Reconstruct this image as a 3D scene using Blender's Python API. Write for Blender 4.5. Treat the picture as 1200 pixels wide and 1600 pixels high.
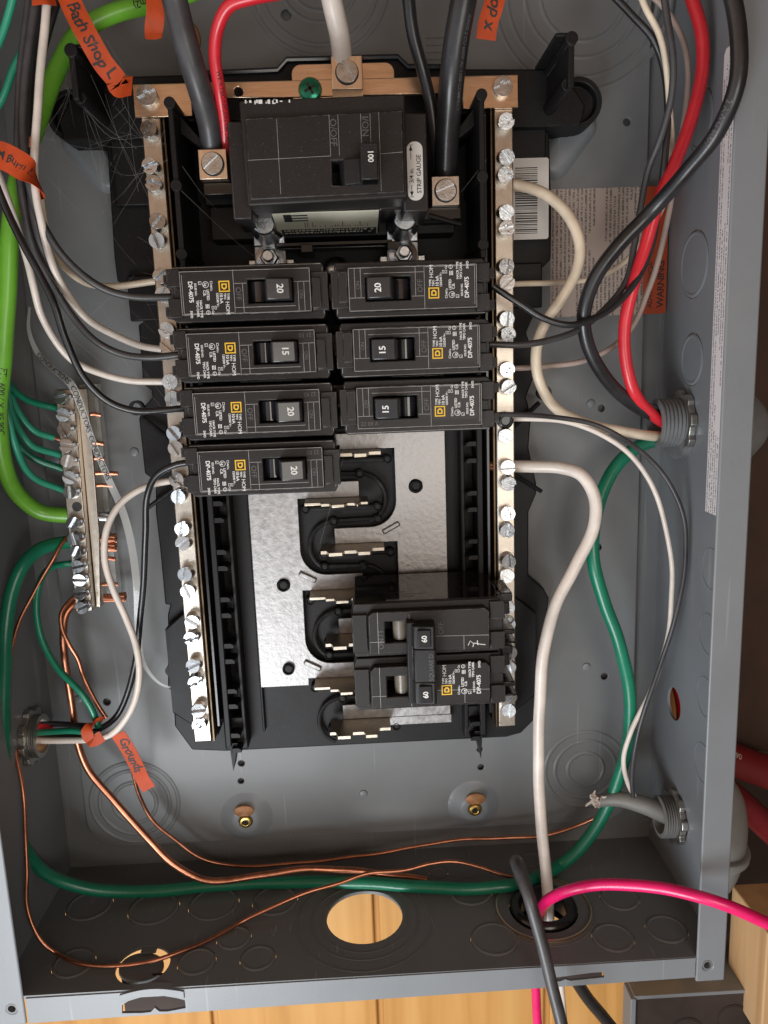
import bpy, bmesh, math, random
import numpy as np
from mathutils import Vector, Matrix, Euler
from mathutils.geometry import tessellate_polygon
random.seed(7)
for o in list(bpy.data.objects): bpy.data.objects.remove(o)
SC = bpy.context.scene
COL = SC.collection
S = 0.0254                         # everything is laid out in inches: x right, y up the panel, z out of the box
RX = Matrix.Rotation(math.radians(90), 4, 'X')   # panel frame -> world (the panel hangs upright)

# ------------------------------------------------------------------ camera, world, lamps, exposure
CR = (-0.187427, -0.036204, -0.0352547)
CC = Vector((0.300255, -1.20848, 16.80168))
FPX = 1229.42543
_M = Matrix.Rotation(CR[2], 3, 'Z') @ Matrix.Rotation(CR[1], 3, 'Y') @ Matrix.Rotation(CR[0], 3, 'X')
cam_d = bpy.data.cameras.new('camera')
cam_d.sensor_fit = 'VERTICAL'; cam_d.sensor_height = 36; cam_d.lens = FPX / 1600 * 36
cam_d.clip_start = 0.01; cam_d.clip_end = 50
cam = bpy.data.objects.new('camera', cam_d); COL.objects.link(cam)
cam.matrix_world = RX @ Matrix.Translation(CC * S) @ _M.to_4x4()
SC.camera = cam

def at(px, py, z):
    """a point of the photograph (1200 x 1600) taken to its place at height z above the back of the box"""
    d = _M @ Vector(((px - 600) / FPX, -(py - 800) / FPX, -1))
    t = (z - CC.z) / d.z
    return CC + d * t

W = bpy.data.worlds.new("World"); SC.world = W; W.use_nodes = True
wt = W.node_tree; wn = wt.nodes; wl = wt.links
bg = wn['Background']
tc = wn.new('ShaderNodeTexCoord'); sx = wn.new('ShaderNodeSeparateXYZ'); wl.new(tc.outputs['Generated'], sx.inputs[0])
def wmath(op, a, b=None, clamp=False):
    n = wn.new('ShaderNodeMath'); n.operation = op; n.use_clamp = clamp
    for i, v in enumerate((a, b)):
        if v is None: continue
        if isinstance(v, (int, float)): n.inputs[i].default_value = v
        else: wl.new(v, n.inputs[i])
    return n.outputs[0]
def wramp(fac, stops):
    n = wn.new('ShaderNodeValToRGB'); wl.new(fac, n.inputs[0]); cr = n.color_ramp
    while len(cr.elements) < len(stops): cr.elements.new(0.5)
    for e, (p, c) in zip(cr.elements, stops): e.position = p; e.color = (*c, 1)
    return n.outputs[0]
# the workshop round the panel: warm timber above, pale light below and left, a dark corner to the right
up = wmath('MULTIPLY_ADD', sx.outputs[2], 0.5); up.node.inputs[2].default_value = 0.5
rt = wmath('MULTIPLY_ADD', sx.outputs[0], 0.5); rt.node.inputs[2].default_value = 0.5
c1 = wramp(up, [(0.0, (.42, .27, .14)), (0.22, (.5, .48, .47)), (0.40, (.62, .64, .66)), (0.495, (.66, .61, .56)), (0.54, (.76, .50, .31)), (0.60, (.72, .43, .25)), (0.72, (.30, .18, .11)), (1.0, (.26, .165, .11))])
c2 = wramp(rt, [(0.0, (1.9, 2.1, 2.5)), (0.25, (1.15, 1.25, 1.38)), (0.44, (1.0, 1.0, 1.0)), (0.62, (.62, .53, .47)), (0.8, (.20, .15, .13)), (1.0, (.14, .11, .09))])
mx = wn.new('ShaderNodeMix'); mx.data_type = 'RGBA'; mx.blend_type = 'MULTIPLY'; mx.inputs['Factor'].default_value = 1
wl.new(c1, mx.inputs['A']); wl.new(c2, mx.inputs['B']); wl.new(mx.outputs['Result'], bg.inputs['Color'])
bg.inputs['Strength'].default_value = 0.74

def area(name, loc, target, size, power, color):
    l = bpy.data.lights.new(name, 'AREA'); l.shape = 'DISK'; l.size = size * S; l.energy = power; l.color = color
    o = bpy.data.objects.new(name, l); COL.objects.link(o)
    a = RX @ (Vector(loc) * S); b = RX @ (Vector(target) * S)
    o.location = a; o.rotation_euler = (b - a).to_track_quat('-Z', 'Y').to_euler()
    return o
area('work_lamp', (-8, -19, 18.5), (0, -4, 0), 12.0, 2.6, (.93, .97, 1.0))
area('fill_lamp', (6.5, -5, 26), (0, -3, 0), 12.0, .9, (1.0, .94, .86))  # added soft fill from the right, set for the toggle reflections
SC.view_settings.view_transform = 'Standard'; SC.view_settings.look = 'None'
SC.view_settings.exposure = 0.30; SC.view_settings.gamma = 1
SC.cycles.max_bounces = 6; SC.cycles.glossy_bounces = 3; SC.cycles.transparent_max_bounces = 12
SC.cycles.sample_clamp_indirect = 4

# ------------------------------------------------------------------ materials
def newmat(name):
    m = bpy.data.materials.new(name); m.use_nodes = True
    return m, m.node_tree.nodes, m.node_tree.links, m.node_tree.nodes['Principled BSDF']
def N(nodes, typ, **k):
    n = nodes.new(typ)
    for a, b in k.items(): setattr(n, a, b)
    return n
def mat(name, col, rough=.4, metal=0, var=.12, vscale=40, bump=0, bscale=900, spec=.5, coat=0, rvar=0.08, wear=None, dust=0, aniso=None, scratch=0):
    m, n, l, p = newmat(name)
    tcn = N(n, 'ShaderNodeTexCoord')
    p.inputs['Roughness'].default_value = rough; p.inputs['Metallic'].default_value = metal
    p.inputs['Specular IOR Level'].default_value = spec; p.inputs['Coat Weight'].default_value = coat
    p.inputs['Coat Roughness'].default_value = .15
    nz = N(n, 'ShaderNodeTexNoise'); nz.inputs['Scale'].default_value = vscale; nz.inputs['Detail'].default_value = 5
    nz.inputs['Roughness'].default_value = .65
    src = tcn.outputs['Object']
    if aniso:
        mp = N(n, 'ShaderNodeMapping'); mp.inputs['Scale'].default_value = aniso; l.new(src, mp.inputs[0]); src = mp.outputs[0]
    l.new(src, nz.inputs['Vector'])
    rp = N(n, 'ShaderNodeValToRGB'); l.new(nz.outputs[0], rp.inputs[0])
    rp.color_ramp.elements[0].position = .3; rp.color_ramp.elements[1].position = .7
    rp.color_ramp.elements[0].color = (*[c * (1 - var) for c in col], 1); rp.color_ramp.elements[1].color = (*[min(1, c * (1 + var)) for c in col], 1)
    cout = rp.outputs[0]
    if wear:
        bv = N(n, 'ShaderNodeBevel', samples=4); bv.inputs['Radius'].default_value = wear[0] * S
        ge = N(n, 'ShaderNodeNewGeometry'); dp = N(n, 'ShaderNodeVectorMath', operation='DOT_PRODUCT')
        l.new(bv.outputs[0], dp.inputs[0]); l.new(ge.outputs['Normal'], dp.inputs[1])
        wr = N(n, 'ShaderNodeMapRange'); wr.inputs[1].default_value = .985; wr.inputs[2].default_value = .90
        l.new(dp.outputs['Value'], wr.inputs[0])
        n2 = N(n, 'ShaderNodeTexNoise'); n2.inputs['Scale'].default_value = 260; l.new(tcn.outputs['Object'], n2.inputs['Vector'])
        r2 = N(n, 'ShaderNodeMapRange'); r2.inputs[1].default_value = .42; r2.inputs[2].default_value = .62; l.new(n2.outputs[0], r2.inputs[0])
        mu = N(n, 'ShaderNodeMath', operation='MULTIPLY'); l.new(wr.outputs[0], mu.inputs[0]); l.new(r2.outputs[0], mu.inputs[1])
        mixw = N(n, 'ShaderNodeMix', data_type='RGBA'); l.new(mu.outputs[0], mixw.inputs['Factor']); l.new(cout, mixw.inputs['A'])
        mixw.inputs['B'].default_value = (*wear[1], 1); cout = mixw.outputs['Result']
    if dust:
        n3 = N(n, 'ShaderNodeTexNoise'); n3.inputs['Scale'].default_value = 1500; n3.inputs['Detail'].default_value = 2
        l.new(tcn.outputs['Object'], n3.inputs['Vector'])
        r3 = N(n, 'ShaderNodeMapRange'); r3.inputs[1].default_value = .66; r3.inputs[2].default_value = .78; r3.inputs[4].default_value = dust
        l.new(n3.outputs[0], r3.inputs[0])
        m3 = N(n, 'ShaderNodeMix', data_type='RGBA'); l.new(r3.outputs[0], m3.inputs['Factor']); l.new(cout, m3.inputs['A'])
        m3.inputs['B'].default_value = (.35, .32, .29, 1); cout = m3.outputs['Result']
    if scratch:                    # handling scratches and rubbed chalky smears
        for ang, sc in ((.5, 1), (-.9, 1.3)):
            mp2 = N(n, 'ShaderNodeMapping'); mp2.inputs['Rotation'].default_value = (0, 0, ang); mp2.inputs['Scale'].default_value = (420 * sc, 9 * sc, 60)
            l.new(tcn.outputs['Object'], mp2.inputs[0])
            n4 = N(n, 'ShaderNodeTexNoise'); n4.inputs['Scale'].default_value = 1; n4.inputs['Detail'].default_value = 1; l.new(mp2.outputs[0], n4.inputs['Vector'])
            r4 = N(n, 'ShaderNodeMapRange'); r4.inputs[1].default_value = .735; r4.inputs[2].default_value = .77; r4.inputs[4].default_value = scratch; l.new(n4.outputs[0], r4.inputs[0])
            m4 = N(n, 'ShaderNodeMix', data_type='RGBA'); l.new(r4.outputs[0], m4.inputs['Factor']); l.new(cout, m4.inputs['A']); m4.inputs['B'].default_value = (.42, .42, .41, 1); cout = m4.outputs['Result']
        n5 = N(n, 'ShaderNodeTexNoise'); n5.inputs['Scale'].default_value = 22; n5.inputs['Detail'].default_value = 6; n5.inputs['Distortion'].default_value = 1.2; l.new(tcn.outputs['Object'], n5.inputs['Vector'])
        r5 = N(n, 'ShaderNodeMapRange'); r5.inputs[1].default_value = .55; r5.inputs[2].default_value = .8; r5.inputs[4].default_value = .28; l.new(n5.outputs[0], r5.inputs[0])
        m5 = N(n, 'ShaderNodeMix', data_type='RGBA'); l.new(r5.outputs[0], m5.inputs['Factor']); l.new(cout, m5.inputs['A']); m5.inputs['B'].default_value = (.22, .215, .205, 1); cout = m5.outputs['Result']
    l.new(cout, p.inputs['Base Color'])
    rr = N(n, 'ShaderNodeMapRange'); rr.inputs[3].default_value = max(.02, rough - rvar); rr.inputs[4].default_value = rough + rvar
    l.new(nz.outputs[0], rr.inputs[0]); l.new(rr.outputs[0], p.inputs['Roughness'])
    if bump:
        nb = N(n, 'ShaderNodeTexNoise'); nb.inputs['Scale'].default_value = bscale; nb.inputs['Detail'].default_value = 3
        l.new(src, nb.inputs['Vector'])
        b = N(n, 'ShaderNodeBump'); b.inputs['Strength'].default_value = bump; b.inputs['Distance'].default_value = .0004
        l.new(nb.outputs[0], b.inputs['Height']); l.new(b.outputs[0], p.inputs['Normal'])
    return m

GREY = mat('grey enamel', (.178, .192, .206), .46, 0, .10, 9, .10, 500, coat=.08, dust=.14, scratch=.2)
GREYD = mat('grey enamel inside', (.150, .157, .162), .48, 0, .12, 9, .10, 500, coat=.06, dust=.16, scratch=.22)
BLK = mat('black moulded plastic', (.008, .0075, .0085), .50, 0, .25, 40, .12, 700, spec=.25, dust=.14, wear=(.012, (.09, .085, .085)))
BLKS = mat('glossy black plastic', (.012, .011, .012), .22, 0, .2, 30, .05, 400)
BRK = mat('breaker case plastic', (.0165, .0140, .0138), .44, 0, .14, 30, .14, 1400, spec=.30, dust=.2, wear=(.018, (.42, .41, .40)))
BRKG = mat('polished breaker side', (.014, .012, .012), .07, 0, .1, 30)
TOG = mat('toggle plastic', (.026, .025, .027), .24, 0, .1, 30, .04, 600, wear=(.012, (.12, .12, .13)))
TOGD = mat('dull black handle', (.016, .015, .016), .42, 0, .15, 30, .06, 900, spec=.25, dust=.15, wear=(.014, (.2, .2, .2)))
BAR = mat('toggle barrel', (.015, .014, .017), .12, 0, .1, 30, spec=.7)
LINE = mat('worn mould line', (.33, .32, .31), .6, 0, .3, 300)
WHITEP = mat('white print', (.72, .72, .70), .55, 0, .12, 600)
GREYP = mat('moulded lettering', (.095, .09, .088), .6, 0, .3, 300)
YEL = mat('yellow print', (.78, .47, .02), .5, 0, .1, 200)
ZINC = mat('zinc plated steel', (.52, .545, .57), .30, 1, .25, 150, .2, 900, rvar=.12)
TIN = mat('tin plated bar', (.50, .45, .39), .33, 1, .08, 60, .12, 500, aniso=(8, 8, .6))  # warmth of reflected timber is mixed into the tin's base colour
PLATE = mat('tin plated bus', (.30, .29, .288), .44, 1, .24, 300, .35, 420, rvar=.16)
STAB = mat('plated stab', (.50, .44, .36), .42, 1, .18, 160, .15, 500)  # tan of the reflected wood is put into the base colour
ALU_WARM = mat('aluminium lug', (.76, .60, .46), .34, 1, .10, 90, .15, 700, aniso=(6, .5, 6))  # aluminium, with its warm reflection made part of the base colour
PLATED_WARM = mat('plated bracket', (.74, .55, .40), .30, 1, .10, 90, .12, 600, aniso=(.6, 5, 5))  # copper tan stands in for timber mirrored in the plating
GSCR = mat('green screw', (.02, .22, .13), .22, .6, .2, 90)
GOLD = mat('yellow zinc screw', (.55, .38, .12), .3, 1, .2, 90)
RUST = mat('bare rusty plug', (.30, .14, .06), .55, .3, .3, 120, .2)
NUT = mat('cast locknut', (.42, .41, .38), .34, .9, .25, 90, .3, 300)
PVCG = mat('grey connector body', (.16, .165, .17), .45, 0, .2, 60, .15)
CAST = mat('grey conduit', (.20, .20, .19), .5, .1, .2, 25, .25, 200, dust=.3)
COPPER = mat('bare copper', (.56, .235, .14), .36, 1, .35, 90, .1, 300)
PAPER = mat('label paper', (.62, .60, .57), .55, 0, .06, 60)
CREAM = mat('cream label', (.60, .58, .46), .5, 0, .06, 60)
INK = mat('black ink', (.02, .02, .02), .6, 0, .1, 60)
REDINK = mat('red ink', (.25, .02, .02), .6, 0, .1, 60)
TAPE = mat('orange tape', (.44, .055, .010), .58, 0, .2, 90, .6, 110, spec=.3)
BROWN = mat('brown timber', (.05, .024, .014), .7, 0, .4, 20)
DARK = mat('dark timber', (.03, .018, .014), .8, 0, .4, 20)  # also colours the plates that stand for shade in the lip slots
def wire_mat(name, col, rough=.32, var=.10):
    return mat(name, col, rough + .04, 0, var * 1.6, 45, .16, 260, coat=.12, rvar=.14, dust=.16)
W_BLK = wire_mat('black insulation', (.016, .016, .018), .30, .3)
W_GRY = wire_mat('dusty black insulation', (.045, .043, .046), .42, .3)
W_WHT = wire_mat('white insulation', (.68, .61, .55), .34, .12)
W_WRM = wire_mat('aged white insulation', (.66, .56, .43), .34, .14)
W_PNK2 = wire_mat('dull pinkish white insulation', (.42, .33, .29), .4, .12)
W_RED = wire_mat('red insulation', (.62, .022, .035), .28)
W_MAG = wire_mat('magenta insulation', (.70, .010, .13), .24)
W_DRD = wire_mat('dark red jacket', (.15, .008, .012), .4)
W_LIM = wire_mat('lime insulation', (.15, .42, .035), .32)
W_GRN = wire_mat('green insulation', (.006, .17, .095), .28)
W_TEA = wire_mat('pale green insulation', (.03, .30, .19), .30)

def grain_mat(name, c0, c1, c2, scale, axis_scale, rough=.5):
    m, n, l, p = newmat(name)
    tcn = N(n, 'ShaderNodeTexCoord'); mp = N(n, 'ShaderNodeMapping'); mp.inputs['Scale'].default_value = axis_scale
    l.new(tcn.outputs['Object'], mp.inputs[0])
    nz = N(n, 'ShaderNodeTexNoise'); nz.inputs['Scale'].default_value = scale; nz.inputs['Detail'].default_value = 8; nz.inputs['Distortion'].default_value = .6
    l.new(mp.outputs[0], nz.inputs['Vector'])
    rp = N(n, 'ShaderNodeValToRGB'); l.new(nz.outputs[0], rp.inputs[0])
    rp.color_ramp.elements[0].position = .3; rp.color_ramp.elements[0].color = (*c0, 1)
    rp.color_ramp.elements[1].position = .7; rp.color_ramp.elements[1].color = (*c2, 1)
    e = rp.color_ramp.elements.new(.5); e.color = (*c1, 1)
    l.new(rp.outputs[0], p.inputs['Base Color']); p.inputs['Roughness'].default_value = rough
    b = N(n, 'ShaderNodeBump'); b.inputs['Strength'].default_value = .15; b.inputs['Distance'].default_value = .0005
    l.new(nz.outputs[0], b.inputs['Height']); l.new(b.outputs[0], p.inputs['Normal'])
    return m
PINE = grain_mat('varnished pine', (.44, .21, .05), (.58, .30, .085), (.64, .36, .12), 60, (1, .06, 1))
LUMBER = grain_mat('raw lumber', (.42, .25, .11), (.52, .33, .16), (.60, .40, .21), 60, (1, .06, 1), .7)

def micro_text_mat(name, paper, ink, along, line_pitch, block, density=.5, cross=None):
    """a printed sheet: paper colour with rows of print too fine to read. along: 'X' or 'Y' = the way the rows run"""
    m, n, l, p = newmat(name)
    tcn = N(n, 'ShaderNodeTexCoord'); sp = N(n, 'ShaderNodeSeparateXYZ'); l.new(tcn.outputs['Object'], sp.inputs[0])
    a = sp.outputs['X'] if along == 'X' else sp.outputs['Y']; c = sp.outputs[cross or ('Y' if along == 'X' else 'X')]
    def M(op, x, y=None):
        q = N(n, 'ShaderNodeMath', operation=op)
        for i, v in enumerate((x, y)):
            if v is None: continue
            if isinstance(v, (int, float)): q.inputs[i].default_value = v
            else: l.new(v, q.inputs[i])
        return q.outputs[0]
    row = M('DIVIDE', c, line_pitch * S); fr = M('FRACT', row); fl = M('FLOOR', row)
    body = M('MULTIPLY', M('GREATER_THAN', fr, .28), M('LESS_THAN', fr, .78))
    cv = N(n, 'ShaderNodeCombineXYZ'); l.new(M('MULTIPLY', a, 34 / line_pitch * .1 / S), cv.inputs[0]); l.new(M('MULTIPLY', fl, 7.31), cv.inputs[1])
    l.new(M('MULTIPLY', fr, 1.6), cv.inputs[2])
    nz = N(n, 'ShaderNodeTexNoise'); nz.inputs['Scale'].default_value = 1.0; nz.inputs['Detail'].default_value = 1; l.new(cv.outputs[0], nz.inputs['Vector'])
    ch = M('GREATER_THAN', nz.outputs[0], density)
    # gaps between paragraphs, ragged row ends
    cb = N(n, 'ShaderNodeCombineXYZ'); l.new(M('MULTIPLY', a, 1 / (block * S)), cb.inputs[0]); l.new(M('MULTIPLY', fl, .37), cb.inputs[1])
    n2 = N(n, 'ShaderNodeTexNoise'); n2.inputs['Scale'].default_value = 1.0; n2.inputs['Detail'].default_value = 0; l.new(cb.outputs[0], n2.inputs['Vector'])
    ink_f = M('MULTIPLY', M('MULTIPLY', body, ch), M('GREATER_THAN', n2.outputs[0], .40))
    mixc = N(n, 'ShaderNodeMix', data_type='RGBA'); l.new(M('MULTIPLY', ink_f, .75), mixc.inputs['Factor'])
    mixc.inputs['A'].default_value = (*paper, 1); mixc.inputs['B'].default_value = (*ink, 1)
    l.new(mixc.outputs['Result'], p.inputs['Base Color']); p.inputs['Roughness'].default_value = .5
    return m
STICK = micro_text_mat('closely printed beige sheet', (.40, .33, .29), (.05, .04, .035), 'Y', .085, 1.1, .46)
SIDELAB = micro_text_mat('closely printed white strip', (.74, .71, .71), (.10, .09, .10), 'Y', .085, 1.6, .47, 'Z')
ORNG = mat('orange warning print', (.36, .05, .012), .5, 0, .1, 60)
PATCH = mat('print patch', (.017, .014, .0145), .42, 0, .1, 30, .05, 1400, spec=.35)
LINER = mat('dark brass liner', (.10, .07, .04), .4, .8, .3, 90)
CLEAR, _n, _l, _p = newmat('clear cable film')
_p.inputs['Base Color'].default_value = (.75, .76, .75, 1); _p.inputs['Roughness'].default_value = .15; _p.inputs['Alpha'].default_value = .33
WEB, _n, _l, _p = newmat('cobweb silk')
_p.inputs['Base Color'].default_value = (.6, .58, .55, 1); _p.inputs['Alpha'].default_value = .12; _p.inputs['Roughness'].default_value = .5

# ------------------------------------------------------------------ mesh builder (inches, panel frame)
class MB:
    def __init__(s): s.v = []; s.f = []; s.mi = []; s.m = 0
    def _add(s, vs, fs):
        b = len(s.v); s.v += [tuple(v) for v in vs]; s.f += [tuple(i + b for i in f) for f in fs]; s.mi += [s.m] * len(fs)
        return s
    def box(s, x0, x1, y0, y1, z0, z1, ch=0):
        if x0 > x1: x0, x1 = x1, x0
        if y0 > y1: y0, y1 = y1, y0
        if z0 > z1: z0, z1 = z1, z0
        vs = [(x, y, z) for z in (z0, z1) for y in (y0, y1) for x in (x0, x1)]
        return s._add(vs, [(0, 2, 3, 1), (4, 5, 7, 6), (0, 1, 5, 4), (2, 6, 7, 3), (0, 4, 6, 2), (1, 3, 7, 5)])
    def obox(s, c, ux, uy, uz, hx, hy, hz):
        c = Vector(c); ux = Vector(ux).normalized(); uy = Vector(uy).normalized(); uz = Vector(uz).normalized()
        vs = [c + ux * (a * hx) + uy * (b * hy) + uz * (d * hz) for d in (-1, 1) for b in (-1, 1) for a in (-1, 1)]
        return s._add(vs, [(0, 2, 3, 1), (4, 5, 7, 6), (0, 1, 5, 4), (2, 6, 7, 3), (0, 4, 6, 2), (1, 3, 7, 5)])
    def prism(s, pts, z0, z1, holes=(), axis='z', T=None):
        """2D polygon (with holes) extruded; axis = the extrusion axis: z (x,y) / y (x,z) / x (y,z)"""
        loops = [list(pts)] + [list(h) for h in holes]
        def area2(l): return sum(l[i][0] * l[(i + 1) % len(l)][1] - l[(i + 1) % len(l)][0] * l[i][1] for i in range(len(l)))
        if area2(loops[0]) < 0: loops[0].reverse()
        for h in loops[1:]:
            if area2(h) > 0: h.reverse()
        flat = [p for l in loops for p in l]; n = len(flat)
        if len(loops) == 1: tris = tessellate_polygon([[Vector((p[0], p[1], 0)) for p in loops[0]]])
        else:
            bm = bmesh.new(); bv = [bm.verts.new((p[0], p[1], 0)) for p in flat]; b = 0; es = []
            for l in loops:
                es += [bm.edges.new((bv[b + i], bv[b + (i + 1) % len(l)])) for i in range(len(l))]; b += len(l)
            bm.verts.index_update()
            bmesh.ops.triangle_fill(bm, use_beauty=True, use_dissolve=False, edges=es)
            tris = [tuple(v.index for v in f.verts) for f in bm.faces]; bm.free()
        def mp(p, z):
            if axis == 'z': r = (p[0], p[1], z)
            elif axis == 'y': r = (p[0], z, p[1])
            else: r = (z, p[0], p[1])
            return T(r) if T else r
        vs = [mp(p, z0) for p in flat] + [mp(p, z1) for p in flat]
        fs = []
        flip = axis == 'y'
        for t in tris:
            a, b, c = (flat[i] for i in t)
            ar = (b[0] - a[0]) * (c[1] - a[1]) - (c[0] - a[0]) * (b[1] - a[1])
            t = tuple(t) if (ar > 0) else tuple(reversed(t))
            top = tuple(i + n for i in t); bot = tuple(reversed(t))
            if flip: top = tuple(reversed(top)); bot = tuple(reversed(bot))
            fs += [top, bot]
        b = 0
        for l in loops:
            k = len(l)
            for i in range(k):
                q = (b + i, b + (i + 1) % k, b + (i + 1) % k + n, b + i + n)
                fs.append(tuple(reversed(q)) if flip else q)
            b += k
        return s._add(vs, fs)
    def lathe(s, prof, c, n=24, axis=(0, 0, 1), a0=0, cap=True):
        """prof: (r, h) pairs along the axis"""
        ax = Vector(axis).normalized(); q = Vector((0, 0, 1)).rotation_difference(ax); c = Vector(c)
        vs = []
        for r, h in prof:
            for i in range(n):
                a = a0 + 2 * math.pi * i / n
                vs.append(c + q @ Vector((r * math.cos(a), r * math.sin(a), h)))
        fs = []
        for j in range(len(prof) - 1):
            for i in range(n):
                fs.append((j * n + i, j * n + (i + 1) % n, (j + 1) * n + (i + 1) % n, (j + 1) * n + i))
        if cap:
            fs.append(tuple(reversed(range(n)))); fs.append(tuple((len(prof) - 1) * n + i for i in range(n)))
        return s._add(vs, fs)
    def cyl(s, c, r, z0, z1, n=24, axis=(0, 0, 1)):
        c = Vector(c); ax = Vector(axis).normalized()
        return s.lathe([(r, z0), (r, z1)], c, n, axis)
    def ring(s, c, r0, r1, z0, z1, n=32, axis=(0, 0, 1)):
        return s.lathe([(r0, z0), (r1, z0), (r1, z1), (r0, z1), (r0, z0)], c, n, axis, cap=False)
    def tube(s, pts, r, n=10, cap=True, flat=1.0):
        P = [Vector(p) for p in pts]; m = len(P)
        rs = r if isinstance(r, (list, tuple)) else [r] * m
        T = [(P[min(i + 1, m - 1)] - P[max(i - 1, 0)]).normalized() for i in range(m)]
        nrm = T[0].orthogonal().normalized() if abs(T[0].z) > .9 else (Vector((0, 0, 1)) - T[0] * T[0].z).normalized()
        vs = []
        for i in range(m):
            nrm = (nrm - T[i] * nrm.dot(T[i])).normalized(); bn = T[i].cross(nrm)
            for k in range(n):
                a = 2 * math.pi * k / n
                vs.append(P[i] + nrm * (math.cos(a) * rs[i] * flat) + bn * (math.sin(a) * rs[i]))
        fs = [(i * n + k, i * n + (k + 1) % n, (i + 1) * n + (k + 1) % n, (i + 1) * n + k) for i in range(m - 1) for k in range(n)]
        if cap: fs += [tuple(reversed(range(n))), tuple((m - 1) * n + k for k in range(n))]
        return s._add(vs, fs)
    def ribbon(s, pts, widths, sides, th=.006):
        """a strip through pts, its width along sides[i]"""
        P = [Vector(p) for p in pts]; m = len(P); vs = []
        for i in range(m):
            t = (P[min(i + 1, m - 1)] - P[max(i - 1, 0)]).normalized()
            sd = Vector(sides[i]); sd = (sd - t * sd.dot(t)).normalized(); up_ = t.cross(sd).normalized()
            w = widths[i] if isinstance(widths, (list, tuple)) else widths
            for a, b in ((-1, -1), (1, -1), (1, 1), (-1, 1)): vs.append(P[i] + sd * (a * w / 2) + up_ * (b * th / 2))
        fs = [(i * 4 + k, i * 4 + (k + 1) % 4, (i + 1) * 4 + (k + 1) % 4, (i + 1) * 4 + k) for i in range(m - 1) for k in range(4)]
        fs += [(3, 2, 1, 0), tuple((m - 1) * 4 + k for k in range(4))]
        return s._add(vs, fs)
    def text(s, body, size, o, ux, uy, lift=0, align='L', thick=0, weight=0.0):
        """flat lettering; o = origin, ux = reading direction, uy = up"""
        V, F = glyphs(body, weight); o = Vector(o); ux = Vector(ux).normalized(); uy = Vector(uy).normalized(); uz = ux.cross(uy)
        if not V: return s
        w = max(v[0] for v in V); dx = {'L': 0, 'C': -w / 2, 'R': -w}[align]
        vs = [o + ux * ((v[0] + dx) * size) + uy * (v[1] * size) + uz * lift for v in V]
        return s._add(vs, F)
    def xf(s, M):
        s.v = [tuple(M @ Vector(v)) for v in s.v]; return s
    def build(s, name, mats, parent=None, origin=(0, 0, 0), bevel=0, seg=2, smooth=True, ang=35, link=True):
        me = bpy.data.meshes.new(name)
        o3 = Vector(origin) if parent is None else ORG[parent.name]
        me.from_pydata([((v[0] - o3[0]) * S, (v[1] - o3[1]) * S, (v[2] - o3[2]) * S) for v in s.v], [], s.f)
        for m in (mats if isinstance(mats, (list, tuple)) else [mats]): me.materials.append(m)
        if s.m or any(s.mi): me.polygons.foreach_set('material_index', s.mi)
        me.validate()
        if smooth:
            me.polygons.foreach_set('use_smooth', [True] * len(me.polygons))
            me.set_sharp_from_angle(angle=math.radians(ang))
        ob = bpy.data.objects.new(name, me); COL.objects.link(ob)
        if parent is None:
            ob.location = RX @ (o3 * S); ob.rotation_euler = (math.radians(90), 0, 0)
        else: ob.parent = parent
        ORG[ob.name] = o3
        if bevel:
            b = ob.modifiers.new('edge', 'BEVEL'); b.width = bevel * S; b.segments = seg; b.limit_method = 'ANGLE'; b.angle_limit = math.radians(40)
            b.harden_normals = False
        return ob
ORG = {}
_G = {}
def glyphs(body, weight=0.0):
    k = (body, weight)
    if k not in _G:
        c = bpy.data.curves.new('t', 'FONT'); c.body = body; c.size = 1; c.fill_mode = 'FRONT'; c.resolution_u = 2; c.offset = weight; c.space_character = .95
        o = bpy.data.objects.new('t', c); COL.objects.link(o)
        dg = bpy.context.evaluated_depsgraph_get(); me = o.evaluated_get(dg).to_mesh()
        V = [(v.co.x, v.co.y) for v in me.vertices]; F = [tuple(p.vertices) for p in me.polygons]
        x0 = min([v[0] for v in V], default=0); V = [(a - x0, b) for a, b in V]
        o.evaluated_get(dg).to_mesh_clear(); bpy.data.objects.remove(o); bpy.data.curves.remove(c)
        _G[k] = (V, F)
    return _G[k]
def tag(o, label, cat, group=None, kind=None):
    if label: o['label'] = label
    if cat: o['category'] = cat
    if group: o['group'] = group
    if kind: o['kind'] = kind
    return o
def thing(name, origin, label, cat, group=None, rz=0):
    o = bpy.data.objects.new(name, None); COL.objects.link(o); o.empty_display_size = .01
    o.location = RX @ (Vector(origin) * S); o.rotation_euler = (math.radians(90), 0, 0)
    if rz: o.rotation_euler = (RX @ Matrix.Rotation(rz, 4, 'Z')).to_euler()
    ORG[o.name] = Vector(origin); return tag(o, label, cat, group)
def circ(cx, cy, r, n=28, ry=None):
    return [(cx + r * math.cos(2 * math.pi * i / n), cy + (ry or r) * math.sin(2 * math.pi * i / n)) for i in range(n)]
def rrect(x0, x1, y0, y1, r, n=5):
    out = []
    for cx, cy, a in ((x1 - r, y0 + r, -90), (x1 - r, y1 - r, 0), (x0 + r, y1 - r, 90), (x0 + r, y0 + r, 180)):
        for i in range(n + 1):
            t = math.radians(a + 90 * i / n); out.append((cx + r * math.cos(t), cy + r * math.sin(t)))
    return out
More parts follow.
